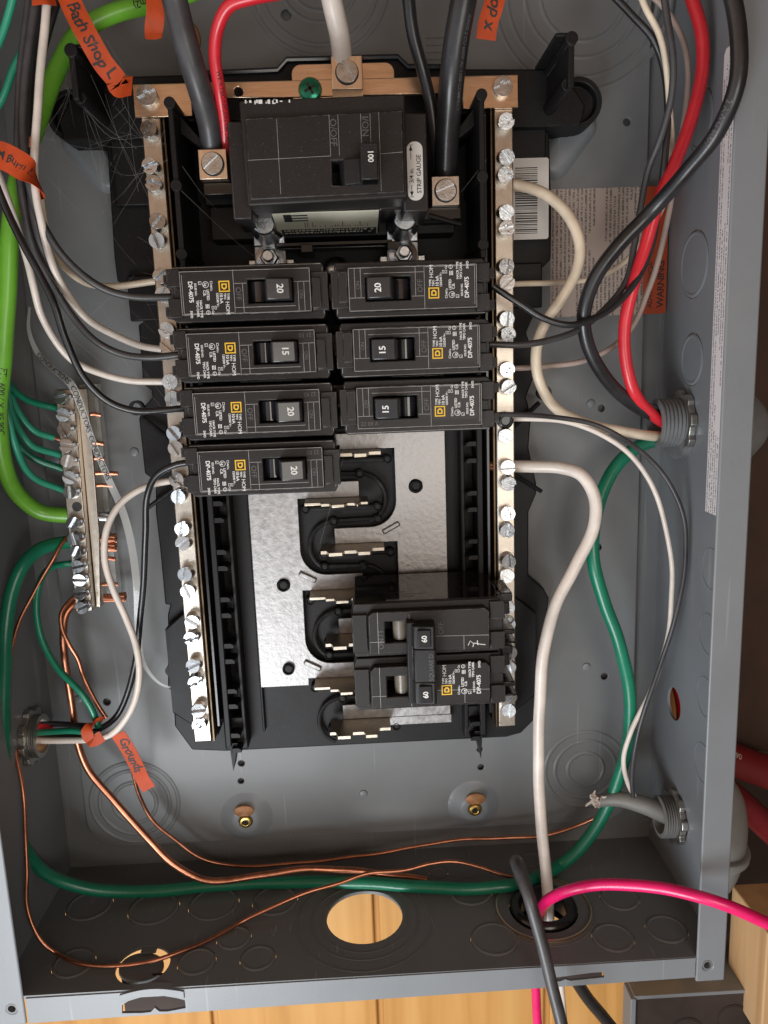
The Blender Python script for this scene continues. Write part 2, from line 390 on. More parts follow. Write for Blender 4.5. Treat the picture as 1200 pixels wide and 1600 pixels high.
def spline(pts, k=8):
    P = [Vector(p) for p in pts]
    if len(P) < 3: return P
    Q = [P[0] * 2 - P[1]] + P + [P[-1] * 2 - P[-2]]; out = []
    for i in range(1, len(Q) - 2):
        p0, p1, p2, p3 = Q[i - 1:i + 3]
        t0 = 0; t1 = t0 + max(1e-4, (p1 - p0).length) ** .5; t2 = t1 + max(1e-4, (p2 - p1).length) ** .5; t3 = t2 + max(1e-4, (p3 - p2).length) ** .5
        for j in range(k):
            t = t1 + (t2 - t1) * j / k
            A1 = p0 * ((t1 - t) / (t1 - t0)) + p1 * ((t - t0) / (t1 - t0)); A2 = p1 * ((t2 - t) / (t2 - t1)) + p2 * ((t - t1) / (t2 - t1)); A3 = p2 * ((t3 - t) / (t3 - t2)) + p3 * ((t - t2) / (t3 - t2))
            B1 = A1 * ((t2 - t) / (t2 - t0)) + A2 * ((t - t0) / (t2 - t0)); B2 = A2 * ((t3 - t) / (t3 - t1)) + A3 * ((t - t1) / (t3 - t1))
            out.append(B1 * ((t2 - t) / (t2 - t1)) + B2 * ((t - t1) / (t2 - t1)))
    out.append(P[-1]); return out

# ================================================================== the setting behind and round the box
WALLZ = -0.75
wall = thing('wooden_wall', (0, -20, WALLZ), None, None); wall['kind'] = 'structure'
xs = [-14.5, -8.9, -4.0, 0.26, 4.6, 8.2]
pl0 = {}
for i in range(len(xs) - 1):
    m = MB(); m.box(xs[i] + .075, xs[i + 1] - .075, -26, 10, WALLZ - .155, WALLZ + .003 * (i % 2)); m.build('plank', PINE, wall, bevel=.05)
m = MB(); m.box(-14.5, 8.2, -26, 10, WALLZ - .6, WALLZ - .16); m.build('backing_board', PINE, wall)
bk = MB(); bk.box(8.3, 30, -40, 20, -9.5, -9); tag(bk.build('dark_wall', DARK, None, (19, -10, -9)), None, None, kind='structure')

# ================================================================== the grey box
BX, BY0, BY1, BZ = 6.9, -12.68, 8.4, 3.75
box = thing('electrical_box', (0, BY0, 0), 'open grey enamelled steel electrical box holding the breakers and all the wires', 'electrical box')
# back: a raised field with small holes, and a lower trough round it
hs = [(-2.69, -10.16, .075), (-2.73, -10.6, .07), (2.82, -10.11, .07), (2.84, -10.56, .075), (5.52, -5.41, .08), (5.54, -2.35, .075), (5.71, -8.46, .08), (-5.59, -8.5, .085), (5.96, 3.35, .075), (-.75, 5.45, .1)]
m = MB(); m.prism(rrect(-6.35, 6.4, -12.1, 8.2, .7, 7), -.07, 0, [circ(x, y, r, 14) for x, y, r in hs]); m.build('back_panel', GREYD, box, bevel=.05, seg=3)
KB = [(-3.9, 7.2, 1.1)]
m = MB(); m.box(-BX, BX, BY0, BY1, -.22, -.16); m.build('back_plate', GREYD, box)
for (x, y) in ((5.3, -2.25), (5.28, -8.2), (.08, -11.07), (-6.1, -3.0), (-6.2, -8.4), (-4.45, -2.9)):
    m = MB(); m.lathe([(.10, 0), (.085, .03), (.04, .045), (.001, .045)], (x, y, 0), 12); m.build('weld_mark', GREY, box)
# pressed rings of the unused knockouts in the back
for (x, y, rs) in ((-.1, 6.05, (.55, .75, 1.15, 1.35)), (5.05, 5.7, (.85, 1.15, 1.5, 1.75)), (5.3, -10.75, (.42, .72, .95)), (-5.2, -11.0, (.5, .8, 1.0))):
    m = MB()
    for r in rs: m.lathe([(r - .06, -.005), (r - .035, .009), (r - .01, .022), (r + .012, .023), (r + .035, .010), (r + .06, -.005)], (x, y, 0), 56, cap=False)
    m.build('knockout', GREYD, box, ang=80)
    m = MB(); m.lathe([(rs[0] - .03, -.01), (rs[0] - .05, .012), (.001, .012)], (x, y, 0), 40); m.build('knockout', GREYD, box)
# embossed strokes near the top
m = MB()
for k in range(5): m.box(1.95, 2.3, 4.45 + k * .13, 4.47 + k * .13, 0, .02)
m.box(2.75, 2.78, 4.1, 4.75, 0, .02); m.box(-2.95, -2.92, 4.35, 4.8, 0, .02); m.box(-3.15, -2.85, 4.33, 4.35, 0, .02); m.box(-2.2, -2.0, 4.2, 4.22, 0, .02)
m.build('embossed_mark', GREYD, box)
# mounting bosses: dimple, plug, screw
for s in (-1, 1):
    x = 2.655 * s
    m = MB(); m.lathe([(.62, 0), (.5, .05), (.34, .17), (.27, .2), (.17, .2), (.15, .14), (.001, .14)], (x, -11.5, -.005), 36); bo = m.build('boss', GREY, box)
    m = MB(); m.lathe([(.165, .12), (.165, .2), (.13, .26), (.07, .27), (.05, .22), (.001, .22)], (x, -11.5, 0), 24)
    m.build('screw', GOLD, box, bevel=.01)
    m = MB()
    for a in range(3):
        t = a * math.pi / 3; m.obox((x, -11.5, .235), (math.cos(t), math.sin(t), 0), (-math.sin(t), math.cos(t), 0), (0, 0, 1), .075, .014, .012)
    m.build('screw_recess', INK, box)
    m = MB(); m.lathe([(.001, .0), (.23, .0), (.23, .02), (.20, .035), (.001, .035)], (x + .02 * s, -11.24, 0.19), 28); m.v = [(a, -11.24 + (b + 11.24) * .62, c) for a, b, c in m.v]
    m.build('plug', RUST, box)
for px in ((385, 45), (925, 12)): pass
m = MB(); m.lathe([(.33, .0), (.3, .03), (.001, .03)], (-2.65, 5.05, 0), 28); m.v = [(-2.65 + (a + 2.65) * .7, b, c) for a, b, c in m.v]; m.build('plug', RUST, box)
m = MB(); m.lathe([(.3, .0), (.27, .03), (.001, .03)], (2.62, 5.15, 0), 28); m.v = [(2.62 + (a - 2.62) * .6, b, c) for a, b, c in m.v]; m.build('plug', RUST, box)
# the raised oblong bumps under the base's ears
for s in (-1, 1):
    m = MB(); c = (4.72 * s + .02, 2.95, 0); t = math.radians(-42 * -s)
    d = Vector((math.sin(math.radians(38)) * -s * -1, 0, 0))
    ux = Vector((math.cos(math.radians(52)) * -s, -math.sin(math.radians(52)) * -1 * -1, 0)).normalized()
    ux = Vector((s * .62, .78, 0)).normalized(); uy = Vector((-ux.y, ux.x, 0))
    pr = [(ux * (a * (.55 - k * .5)) + uy * 0) for a, k in ((0, 0),)]
    outl = []
    for j, (r, h) in enumerate(((.34, 0), (.27, .12), (.18, .17))):
        ring_ = []
        for q in range(24):
            an = 2 * math.pi * q / 24; e = .42 if math.cos(an) > 0 else -.42
            ring_.append(Vector(c) + ux * (e + r * math.cos(an)) + uy * (r * math.sin(an)) + Vector((0, 0, h)))
        outl.append(ring_)
    vs = [v for r_ in outl for v in r_]; fs = [(j * 24 + i, j * 24 + (i + 1) % 24, (j + 1) * 24 + (i + 1) % 24, (j + 1) * 24 + i) for j in range(2) for i in range(24)] + [tuple(48 + i for i in range(24))]
    m._add(vs, fs); m.build('bump', GREY, box, ang=60)

# side walls (real openings where the photograph has them)
TH = .06
def side_wall(x, s, openings, name):
    m = MB(); m.prism([(BY0, -.2), (BY1, -.2), (BY1, BZ - .02), (BY0, BZ - .02)], x, x + TH * s, [circ(a, b, r, 28) for a, b, r in openings], 'x')
    return m.build(name, GREY, box)
side_wall(BX, 1, [(.42, 1.26, .64), (-1.38, 1.32, .52), (-2.62, 1.09, .5), (-8.71, 1.05, .36), (-11.1, 1.5, .5), (3.0, 1.3, .55)], 'side_wall')
side_wall(-BX, -1, [(-8.7, 1.11, .5)], 'side_wall')
for (y, z, r) in ((.42, 1.26, .64), (-1.38, 1.32, .52), (3.0, 1.3, .55)):
    m = MB(); m.lathe([(r - .018, -TH), (r - .018, .006), (r - .05, .024), (r - .08, .024), (r - .10, .012), (.001, .012)], (BX, y, z), 36, (-1, 0, 0)); m.build('knockout', GREY, box, ang=25)
for y, r in ((-5.3, .4), (-6.6, .4), (-7.9, .4), (-9.3, .4)):
    m = MB(); m.ring((BX, y, 2.55), r - .012, r + .012, -.008, .02, 36, (1, 0, 0)); m.build('knockout', GREY, box)
# bottom wall with its knockouts
BK = [(-3.26, 1.42, .55), (-1.93, 1.42, .5), (-2.66, 2.50, .36), (-3.30, 3.10, .38), (-2.10, 3.10, .36), (-6.0, 1.25, .5), (-4.55, 1.45, .55), (-5.75, 2.95, .42),
      (2.35, 1.47, .48), (2.62, 2.95, .48), (5.5, 1.95, .42), (4.98, 3.1, .42), (6.12, 2.95, .42), (1.72, .78, .22), (3.9, .50, .3)]
OPEN = [(.02, 2.08, .80), (3.8, 2.15, .72), (-4.35, 3.1, .52), (1.28, 1.0, .12)]
m = MB(); m.prism([(-BX, -.2), (BX, -.2), (BX, BZ - .03), (-BX, BZ - .03)], BY0 - TH, BY0, [circ(x, z, r, 36) for x, z, r in BK + OPEN], 'y'); m.build('bottom_wall', GREYD, box)
for x, z, r in BK:
    m = MB(); m.lathe([(r - .010, -TH), (r - .010, .004), (r - .04, .022), (r - .07, .022), (r - .09, .010), (.001, .010)], (x, BY0, z), 36, (0, 1, 0)); m.build('knockout', GREYD, box, ang=25)
for x, z, rs in ((.02, 2.2, (.92, 1.12, 1.42)), (3.8, 2.2, (1.05,))):
    for r in rs:
        if z + r > 3.7: z_ = 3.7 - r
        m = MB(); m.ring((x, BY0, min(z, 3.66 - r)), r - .014, r + .014, -.004, .012, 56, (0, 1, 0)); m.build('knockout', GREYD, box)
m = MB(); m.ring((3.8, BY0 + .01, 2.15), .97, 1.0, -.01, .05, 56, (0, 1, 0)); m.build('knockout_rim', PLATED_WARM, box)
# the bent knockout hanging in its opening
m = MB(); m.cyl((-4.40, BY0 - .10, 3.06), .43, -.03, .03, 32, (.12, 1, -.10)); m.build('knockout', GREYD, box, bevel=.01)
m = MB(); m.box(-4.5, -4.2, BY0 - .07, BY0 - .02, 2.55, 2.72); m.build('knockout_tab', GREYD, box)
m = MB(); m.box(-BX, BX, BY1, BY1 + TH, -.2, BZ - .03); m.build('top_wall', GREYD, box)
# front flanges
m = MB(); m.prism([(6.40, -13.22), (6.96, -13.22), (6.96, 8.6), (6.40, 8.6)], BZ - .06, BZ, [circ(6.62, -12.87, .105, 16)]); m.box(6.90, 6.96, -13.22, 8.6, 3.1, BZ - .05); m.build('flange', GREY, box, bevel=.05, seg=3)
m = MB(); m.prism([(-6.42, -13.28), (-6.98, -13.28), (-6.98, 8.6), (-6.42, 8.6)], BZ - .06, BZ, [circ(-6.66, -12.93, .10, 16)]); m.box(-6.96, -6.90, -13.28, 8.6, 3.1, BZ - .05); m.build('flange', GREY, box, bevel=.05, seg=3)
for x, y in ((6.62, -12.87), (-6.66, -12.93)):
    m = MB(); m.ring((x, y, 0), .075, .104, BZ - .32, BZ - .01, 18); m.build('threaded_hole', GREYD, box)
def lip_outline():
    top = [(-6.36, -12.72)]
    def notch(x0, x1): return []
    return top
t0, b0 = -12.72, -13.14
sl = [(-4.62, -3.42), (3.52, 4.60)]
m = MB()
pts = [(-6.38, b0 - .12), (6.38, b0 + .02), (6.38, t0 + .03), (-6.38, t0)]
holes = [[(sl[0][0], -13.16), (sl[0][0] + .02, -12.98), (sl[0][0] + .15, -12.90), (-4.25, -12.84), (-3.80, -12.84), (sl[0][1] - .15, -12.90), (sl[0][1], -12.96), (sl[0][1], -13.13), (-3.75, -13.18), (-3.92, -13.17), (-4.0, -13.08), (-4.08, -13.17), (-4.25, -13.18)],
         [(sl[1][0], -13.03), (sl[1][0] + .02, -12.95), (sl[1][1] - .2, -12.88), (sl[1][1], -12.88), (sl[1][1] + .01, -13.0), (3.95, -13.03), (3.85, -12.99), (3.75, -13.03)]]
m.prism(pts, BZ - .06, BZ - .005, holes); m.build('front_lip', GREY, box, bevel=.004)
m = MB(); m.box(sl[0][0] - .1, sl[0][1] + .1, -13.6, -12.76, BZ - .5, BZ - .44); m.build('lip_slot_shade', DARK, box); m = MB(); m.box(sl[1][0] - .1, sl[1][1] + .1, -13.5, -12.76, BZ - .5, BZ - .44); m.build('lip_slot_shade', DARK, box)  # dark plates added behind the slots to stand in for underside shade
for (x0, x1, h) in ((sl[0][0], sl[0][1], .10),):
    arc = [(x0 + (x1 - x0) * i / 10, -12.80 + .06 + h * math.sin(math.pi * i / 10)) for i in range(11)]
    m = MB(); m.prism([(x0, -12.90)] + arc + [(x1, -12.90)] + [(x1 - .15, -12.84), (-3.8, -12.78), (-4.25, -12.78), (x0 + .15, -12.84)], BZ - .14, BZ + .03); m.build('lip_bridge', GREY, box, bevel=.02)
# stickers on the box
m = MB()
m.prism(rrect(4.42, 6.36, -.42, 2.11, .04), .001, .009); m.build('instruction_sheet', STICK, box)
m = MB(); m.prism(rrect(6.362, 6.86, -.42, 2.11, .05), .002, .012); st = m.build('warning_strip', ORNG, box); st['label'] = 'orange warning strip at the sheet\'s right edge'
m = MB(); m.text('WARNING', .20, (6.80, -.30, .016), (0, 1, 0), (-1, 0, 0), weight=.02); m.v = [(a, b, c) for a, b, c in m.v]
m.text('ADVERTENCIA', .145, (6.56, -.30, .016), (0, 1, 0), (-1, 0, 0), weight=.01); m.build('printed_text', INK, st)
m = MB(); m.prism([(-4.24, 2.20), (3.78, 2.20), (3.86, 2.27), (3.86, 3.6), (-4.24, 3.6)], BX - .008, BX - .001, axis='x'); m.build('rating_label', SIDELAB, box)
# ================================================================== black interior: base, bus plates, neutral bars
inn = thing('panel_interior', (0, -3, .1), 'black plastic panel interior carrying silver bus plates and two long screw bars', 'panel interior')
def A2(pts, z): return [(p.x, p.y) for p in (at(a, b, z) for a, b in pts)]
left = [(165, 200), (178, 400), (183, 440), (211, 446), (216, 466), (227, 478), (227, 500), (216, 508), (221, 570), (223, 600), (237, 610), (238, 622), (222, 638), (217, 655), (226, 740), (243, 752), (243, 800), (250, 860), (258, 945), (266, 945), (262, 960), (262, 1075), (270, 1082), (273, 1135), (300, 1172), (352, 1174)]
right = [(790, 1152), (815, 1145), (838, 1122), (842, 1060), (858, 935), (850, 920), (826, 900), (826, 800), (838, 772), (838, 755), (826, 700), (830, 650), (822, 620), (834, 590), (832, 545), (822, 520), (833, 495), (833, 468), (845, 452), (846, 420), (861, 405), (862, 330), (858, 200)]
BT = .5
topy = at(400, 128, BT).y
ring_ = A2(left, BT) + A2(right, BT) + [(4.15, 3.55), (-4.3, 3.55)]
m = MB(); m.prism(ring_, .02, BT, [circ(3.02, -10.0, .001, 3)] if 0 else []); m.build('base', BLK, inn, bevel=.03)
# raised steps on the side wings
for s in (-1, 1):
    m = MB(); m.box(3.45 * s, 4.15 * s, 1.9, 3.1, BT, BT + .22); m.build('step', BLK, inn, bevel=.03)
    m = MB(); m.box(3.45 * s, 4.10 * s, -.25, .62, BT, BT + .15); m.build('step', BLK, inn, bevel=.03)
    m = MB(); m.prism([(3.45 * s, -6.2), (3.95 * s, -6.6), (3.95 * s, -8.5), (3.45 * s, -8.9)], BT, BT + .25); m.build('step', BLK, inn, bevel=.03)
    m = MB(); m.lathe([(.12, 0), (.12, .10), (.001, .10)], (3.95 * s, -7.6, BT), 16); m.build('peg', BLK, inn)
    m = MB(); m.tube([(3.5 * s, -2.6, .75), (4.05 * s, -2.15, .6)], .05, 8); m.build('brace', BLK, inn); m = MB(); m.tube([(3.5 * s, -3.6, .75), (4.1 * s, -4.0, .6)], .045, 8); m.build('brace', BLK, inn)
    m = MB(); m.ring((4.15 * s, -1.95, BT), .10, .15, 0, .15, 20); m.build('hook_ring', BLK, inn)
# crossbar at the top with its arms and ears
m = MB(); m.prism([(-5.0, 3.35), (-4.95, 3.05), (-3.3, 3.05), (-3.3, 3.3), (3.3, 3.3), (3.3, 3.05), (4.75, 3.05), (4.85, 3.4), (4.4, 4.05), (2.3, 4.1), (1.5, 4.15), (1.35, 4.32), (-.7, 4.32), (-.85, 4.15), (-2.3, 4.12), (-4.5, 4.1)], .05, .95); m.build('crossbar', BLK, inn, bevel=.04)
m = MB(); m.tube([(-2.4, 4.10, 1.0), (-.9, 4.13, 1.0), (-.72, 4.3, 1.0), (1.32, 4.3, 1.0), (1.5, 4.13, 1.0), (2.5, 4.10, 1.0)], .055, 8); m.build('rim', BLKS, inn)
for s in (-1, 1):
    cx = 4.78 * s - .02; cy = 3.52
    m = MB(); m.lathe([(.46, 0), (.46, .7), (.36, .7), (.34, .5), (.12, .5), (.12, .42), (.001, .42)], (cx, cy, .05), 32); m.build('ear', BLK, inn, bevel=.015)
    m = MB(); m.lathe([(.11, 0), (.10, .02), (.001, .02)], (cx, cy, .48), 16); m.build('ear_hole', INK, inn)
    # standing hook: two posts and a web that lean out toward the front
    b1 = Vector((4.05 * s, 3.95, .9)); b2 = Vector((4.4 * s, 3.35, .9)); t1 = Vector((4.13 * s, 4.2, 2.55)); t2 = Vector((4.13 * s, 3.65, 2.4))
    hx = 4.15 * s
    m = MB(); m.box(hx - .05, hx + .05, 3.25, 4.05, .9, 2.5); m.cyl((hx, 4.0, 0), .11, .9, 2.52, 16); m.cyl((hx, 3.35, 0), .11, .9, 2.3, 16); m.box(hx - (.26 if s > 0 else .04), hx + (.04 if s > 0 else .26), 4.05, 4.11, .9, 2.45)
    m.build('hook', BLK, inn, bevel=.015)
# top bracket (neutral strap) and its raised middle
m = MB(); m.prism([(-3.46, 3.24), (-2.42, 3.24), (-2.42, 3.55), (-.9, 3.5), (1.5, 3.5), (2.44, 3.5), (2.44, 3.24), (3.46, 3.24), (3.46, 3.79), (-3.46, 3.79)], 1.42, 1.5, [circ(-.98 - .6, 3.62, .08, 12)]); m.build('neutral_strap', PLATED_WARM, inn, bevel=.02)
m = MB(); m.prism(rrect(-.62, 1.22, 3.3, 4.06, .16), 1.32, 1.45); m.build('strap_raised_end', PLATED_WARM, inn, bevel=.03)
def screw_mesh(r=.15, h=.15, z=0, gap=.034, rot=0, cross=True):
    m = MB(); n = 14
    m.lathe([(r * .98, -.12), (r, h * .35), (r * .98, h * .5)], (0, 0, z), 24)
    for sgn in (0, 1):
        a0 = math.asin(gap / r); arc = [(r * math.cos(a0 + (math.pi - 2 * a0) * i / n), r * math.sin(a0 + (math.pi - 2 * a0) * i / n)) for i in range(n + 1)]
        if cross:
            g = gap * .9; k = r * .45
            arc = arc + [(-g - .001, gap), (-g, k), (g, k), (g + .001, gap)]
        if sgn: arc = [(-a, -b) for a, b in arc]
        c, s_ = math.cos(rot), math.sin(rot); arc = [(a * c - b * s_, a * s_ + b * c) for a, b in arc]
        m.prism(arc, z + h * .42, z + h)
    return m
def put_screw(parent, x, y, z, r=.15, h=.15, matl=None, name='terminal_screw', rot=None, cross=True, tilt=(0, 0)):
    m = screw_mesh(r, h, 0, .17 * r + .010, random.uniform(0, math.pi) if rot is None else rot, cross)
    m.xf(Matrix.Translation((x, y, z)) @ Euler((math.radians(tilt[0]), math.radians(tilt[1]), 0)).to_matrix().to_4x4())
    return m.build(name, matl or ZINC, parent, bevel=.012)
SY = [3.0, 2.39, 2.08, 1.43, 1.13, .47, .16, -.48, -.78, -1.43, -1.75, -2.40, -2.70, -3.32, -3.63, -4.26, -4.58, -5.21, -5.54, -6.18, -6.53, -7.14, -7.46, -8.10, -8.42]
for s in (-1, 1):
    x0, x1 = (3.02, 3.38)
    m = MB()
    m.box(x0 * s, x1 * s, -8.88, 3.34, 1.02, 1.40)
    nb = m.build('neutral_bar', TIN, inn, bevel=.025); nb['label'] = 'left screw bar' if s < 0 else 'right screw bar'
    m = MB(); m.box((x0 - .05) * s, (x0 - .02) * s, -8.9, 3.3, .95, 1.34); m.build('bar_liner', LINER, nb)
    m = MB(); m.box(2.95 * s, 3.42 * s, -8.95, 3.3, BT - .02, 1.0); m.build('bar_rail', BLK, inn, bevel=.02)
    for y in SY:
        if s > 0 and y in (-2.40,): continue
        seat = MB(); seat.lathe([(.145, -.02), (.145, .012), (.001, .012)], (3.20 * s, y - .04, 1.40), 18); seat.build('screw_hole', STAB, nb)
        put_screw(nb, 3.20 * s + random.uniform(-.02, .02), y, 1.44 + random.uniform(0, .05), .145, .17, cross=random.random() < .3, tilt=(random.uniform(-8, 8), random.uniform(-8, 8)))
    put_screw(inn, (3.18 if s < 0 else 3.16) * s, 3.57, 1.5, .175, .12, ZINC, 'strap_screw', .4)
o_ = MB(); o_.lathe([(.16, 0), (.16, .1), (.10, .14), (.09, .11), (.001, .11)], (3.18, -2.42, 1.42), 20); o_.build('cap', BLKS, inn, bevel=.01)
# barrier ridges beside the main breaker
for s in (-1, 1):
    m = MB(); m.box(2.62 * s, 2.72 * s, .55, 3.3, BT, 2.2); m.build('barrier', BLK, inn, bevel=.02)
    for y in (3.25, 1.92, .78):
        m = MB(); m.cyl((2.67 * s, y, 0), .10, BT, 2.23, 18); m.build('barrier_post', BLK, inn, bevel=.01)
    m = MB(); m.prism([(2.62 * s, 3.2), (2.62 * s, 2.9), (2.28 * s, 2.65), (2.2 * s, 2.7)], BT, 1.7); m.build('barrier_web', BLK, inn, bevel=.015)
    m = MB(); m.box(2.84 * s, 2.90 * s, -8.6, 3.2, BT, 1.30); m.build('side_rail', BLKS, inn, bevel=.01)
# cradle and floor under the main breaker
m = MB(); m.box(-2.3, 2.3, 1.15, 1.75, BT, 1.15); m.box(-2.35, -1.65, 1.75, 2.1, BT, 1.3); m.box(1.65, 2.35, 1.3, 1.6, BT, 1.45); m.build('cradle', BLK, inn, bevel=.02)
m = MB(); m.box(-1.1, 1.1, .98, 1.05, BT, 1.3); m.box(-.62, -.40, .85, 1.0, BT, 1.4); m.box(1.0, 1.25, .85, 1.0, BT, 1.4); m.tube([(-1.1, .95, 1.2), (1.2, .95, 1.2)], .035, 6); m.build('clip', BLKS, inn, bevel=.012)
m = MB(); m.tube([(1.75, 1.38, 1.75), (2.35, 1.22, 1.7)], .05, 8); m.build('latch', BLKS, inn)
# breaker rails with hooked teeth
for s in (-1, 1):
    m = MB(); m.box(2.66 * s, 2.78 * s, -9.15, .4, BT, 1.18); m.box(2.36 * s, 2.44 * s, -9.1, .4, BT, .95); m.box(2.0 * s, 2.06 * s, -9.1, .4, BT, .62); rl = m.build('mounting_rail', BLK, inn, bevel=.02)
    for k in range(10):
        yc = -.05 - k
        for d in (.17, -.17):
            m = MB(); m.prism([(2.66 * s, yc + d - .05), (2.66 * s, yc + d + .05), (2.50 * s, yc + d + .05), (2.45 * s, yc + d + .02), (2.45 * s, yc + d - .05)], .8, 1.2); m.build('tooth', BLK, rl, bevel=.012)
        m = MB(); m.box(2.46 * s, 2.64 * s, yc - .11, yc + .11, BT + .001, BT + .02); m.build('slot', INK, rl)
    m = MB(); m.prism([(2.55 * s, -9.1), (2.72 * s, -9.1), (2.68 * s, -9.75)], .6, 1.1); m.build('rail_tip', BLK, rl)
    m = MB(); m.box(2.35 * s, 2.85 * s, -9.35, -8.6, BT, .9); m.build('rail_foot', BLK, rl, bevel=.03)
# ---- bus plates: two interleaved combs at z .72, stabs standing from their fingers
PZ = .72
def arc(cx, cy, r, a0, a1, n=8): return [(cx + r * math.cos(math.radians(a0 + (a1 - a0) * i / n)), cy + r * math.sin(math.radians(a0 + (a1 - a0) * i / n))) for i in range(n + 1)]
FT = .33                              # finger height
def FY(k): return -3.93 - .985 * (k)   # lower edge of finger k (even: left comb, odd: right comb)
lx0, lx1, rx0, rx1 = -2.02, -1.00, 1.03, 2.08
L_ = [(lx0, .5), (lx0, FY(4) - .14), (lx1 + .02, FY(4) - .14), (lx1 + .02, FY(4))]
L_ = [(lx0, .5), (lx0, FY(4) - .16), (-.98, FY(4) - .16), (-.98, FY(4)), (.30, FY(4)), (.30, FY(4) + FT)]
for k in (2, 0, -2, -4):
    y = FY(k)
    L_ += arc(lx1 + .55, FY(k + 2) + FT + .55, .55, 270, 180, 8)
    L_ += [(lx1, y), (.28, y), (.28, y + FT)]
L_ += [(lx1, FY(-4) + FT), (lx1, .5)]
m = MB(); m.prism(L_, PZ - .07, PZ, [circ(-1.40, -5.76, .135, 20), circ(-1.40, -7.62, .12, 20), circ(-1.45, -3.35, .12, 20)]); lp = m.build('bus_plate', PLATE, inn, bevel=.012)
lp['label'] = 'left bus plate with fingers pointing right'
R_ = [(rx1, .5), (rx1, -8.1)]
R_ += [(rx1, FY(5)), (-.28, FY(5)), (-.28, FY(5) + FT)]
for k in (3, 1, -1, -3):
    y = FY(k)
    R_ += arc(rx0 - .55, FY(k + 2) + FT + .55, .55, 270, 360, 8)
    R_ += [(rx0, y), (-.28, y), (-.28, y + FT)]
R_ += [(rx0, FY(-3) + FT), (rx0, .5)]
m = MB(); m.prism(R_, PZ - .07, PZ, [circ(1.45, -3.76, .14, 20), circ(1.45, -5.75, .12, 20)]); rp_ = m.build('bus_plate', PLATE, inn, bevel=.012)
rp_['label'] = 'right bus plate with fingers pointing left'
for (x, y, p) in ((-1.40, -5.76, lp), (-1.40, -7.62, lp), (1.45, -3.76, rp_), (-1.45, -3.35, lp), (1.45, -5.75, rp_)):
    q = MB(); q.lathe([(.13, -.08), (.13, .07), (.10, .10), (.08, .05), (.001, .05)], (x, y, PZ), 20); q.build('rivet', BLK, p, bevel=.008)
m = MB(); m.box(.6, 2.1, FY(5) - .20, FY(5) - .004, PZ - .06, PZ - .01); m.build('bus_tail', PLATE, inn, bevel=.01)
# pressed slanting ribs at the finger roots
for k in (1, 2, 3, 4):
    lft = k % 2 == 0
    y = FY(k) + FT + .02; x = (lx1 + .12) if lft else (rx0 - .12)
    d = Vector((.62, -.33, 0)) if lft else Vector((.62, .33, 0)); d.normalize(); u = Vector((-d.y, d.x, 0))
    q = MB(); q.obox((x, y - .05, PZ + .02), d, u, (0, 0, 1), .20, .055, .035); q.build('pressed_rib', PLATE, lp if lft else rp_, bevel=.03, seg=3)
def stab(k, parent):
    y = FY(k); lft = k % 2 == 0; x0 = -.84 if lft else -.55; x1 = .45 if lft else .74
    top = 1.5
    zz = PZ - .02
    if lft: pr = [(x0, 1.20), (x0 + .34, 1.20), (x0 + .34, 1.34), (x0 + .52, 1.34), (x0 + .56, top + .02), (x0 + .82, top + .02), (x0 + .86, 1.36), (x0 + 1.02, 1.36), (x0 + 1.06, top), (x1 - .20, top), (x1 - .16, 1.3), (x1, 1.3)]
    else: pr = [(x0, 1.3), (x0 + .12, 1.3), (x0 + .17, top), (x0 + .44, top), (x0 + .48, 1.34), (x0 + .72, 1.34), (x0 + .76, top), (x0 + 1.0, top), (x0 + 1.04, 1.36), (x1 - .26, 1.36), (x1 - .24, 1.2), (x1, 1.2)]
    q = MB(); q.prism([(x0, zz)] + pr + [(x1, zz)], y - .075, y - .005, axis='y'); return q.build('stab', STAB, parent, bevel=.015)
for k in range(-3, 6): stab(k, lp if k % 2 == 0 else rp_)
# black ribs and pegs that follow the S between the combs
m = MB()
for k in range(-3, 6):
    y = FY(k) - .24; lft = k % 2 == 0
    x0, x1 = (-.85, .62) if lft else (-.52, .86)
    m.tube([(x0, y, .62), (x1, y, .62)], .055, 8)
    y2 = y - .26
    if k < 5:
        if lft:
            m.tube([(.62, y2, .62), (-.28, y2 - .02, .62)] + [(p[0], p[1], .62) for p in arc(-.28, y2 - .55, .53, 90, 250, 12)], .05, 8)
        else:
            m.tube([(-.5, y2, .62), (.30, y2 - .02, .62)] + [(p[0], p[1], .62) for p in arc(.30, y2 - .55, .53, 90, -70, 12)], .05, 8)
m.build('insulating_rib', BLK, inn)
for k in range(-1, 6):
    y = FY(k) - .24; lft = k % 2 == 0
    for (x, yy) in (((-.86, y), (.64, y), (-.28, y - .28), (.64, y - .26)) if lft else ((-.53, y), (.88, y), (.30, y - .28), (-.52, y - .26))):
        if k == 5 and yy < y: continue
        q = MB(); q.lathe([(.095, -.1), (.095, .10), (.07, .12), (.05, .09), (.001, .09)], (x, yy, .6), 14); q.build('peg', BLK, inn)
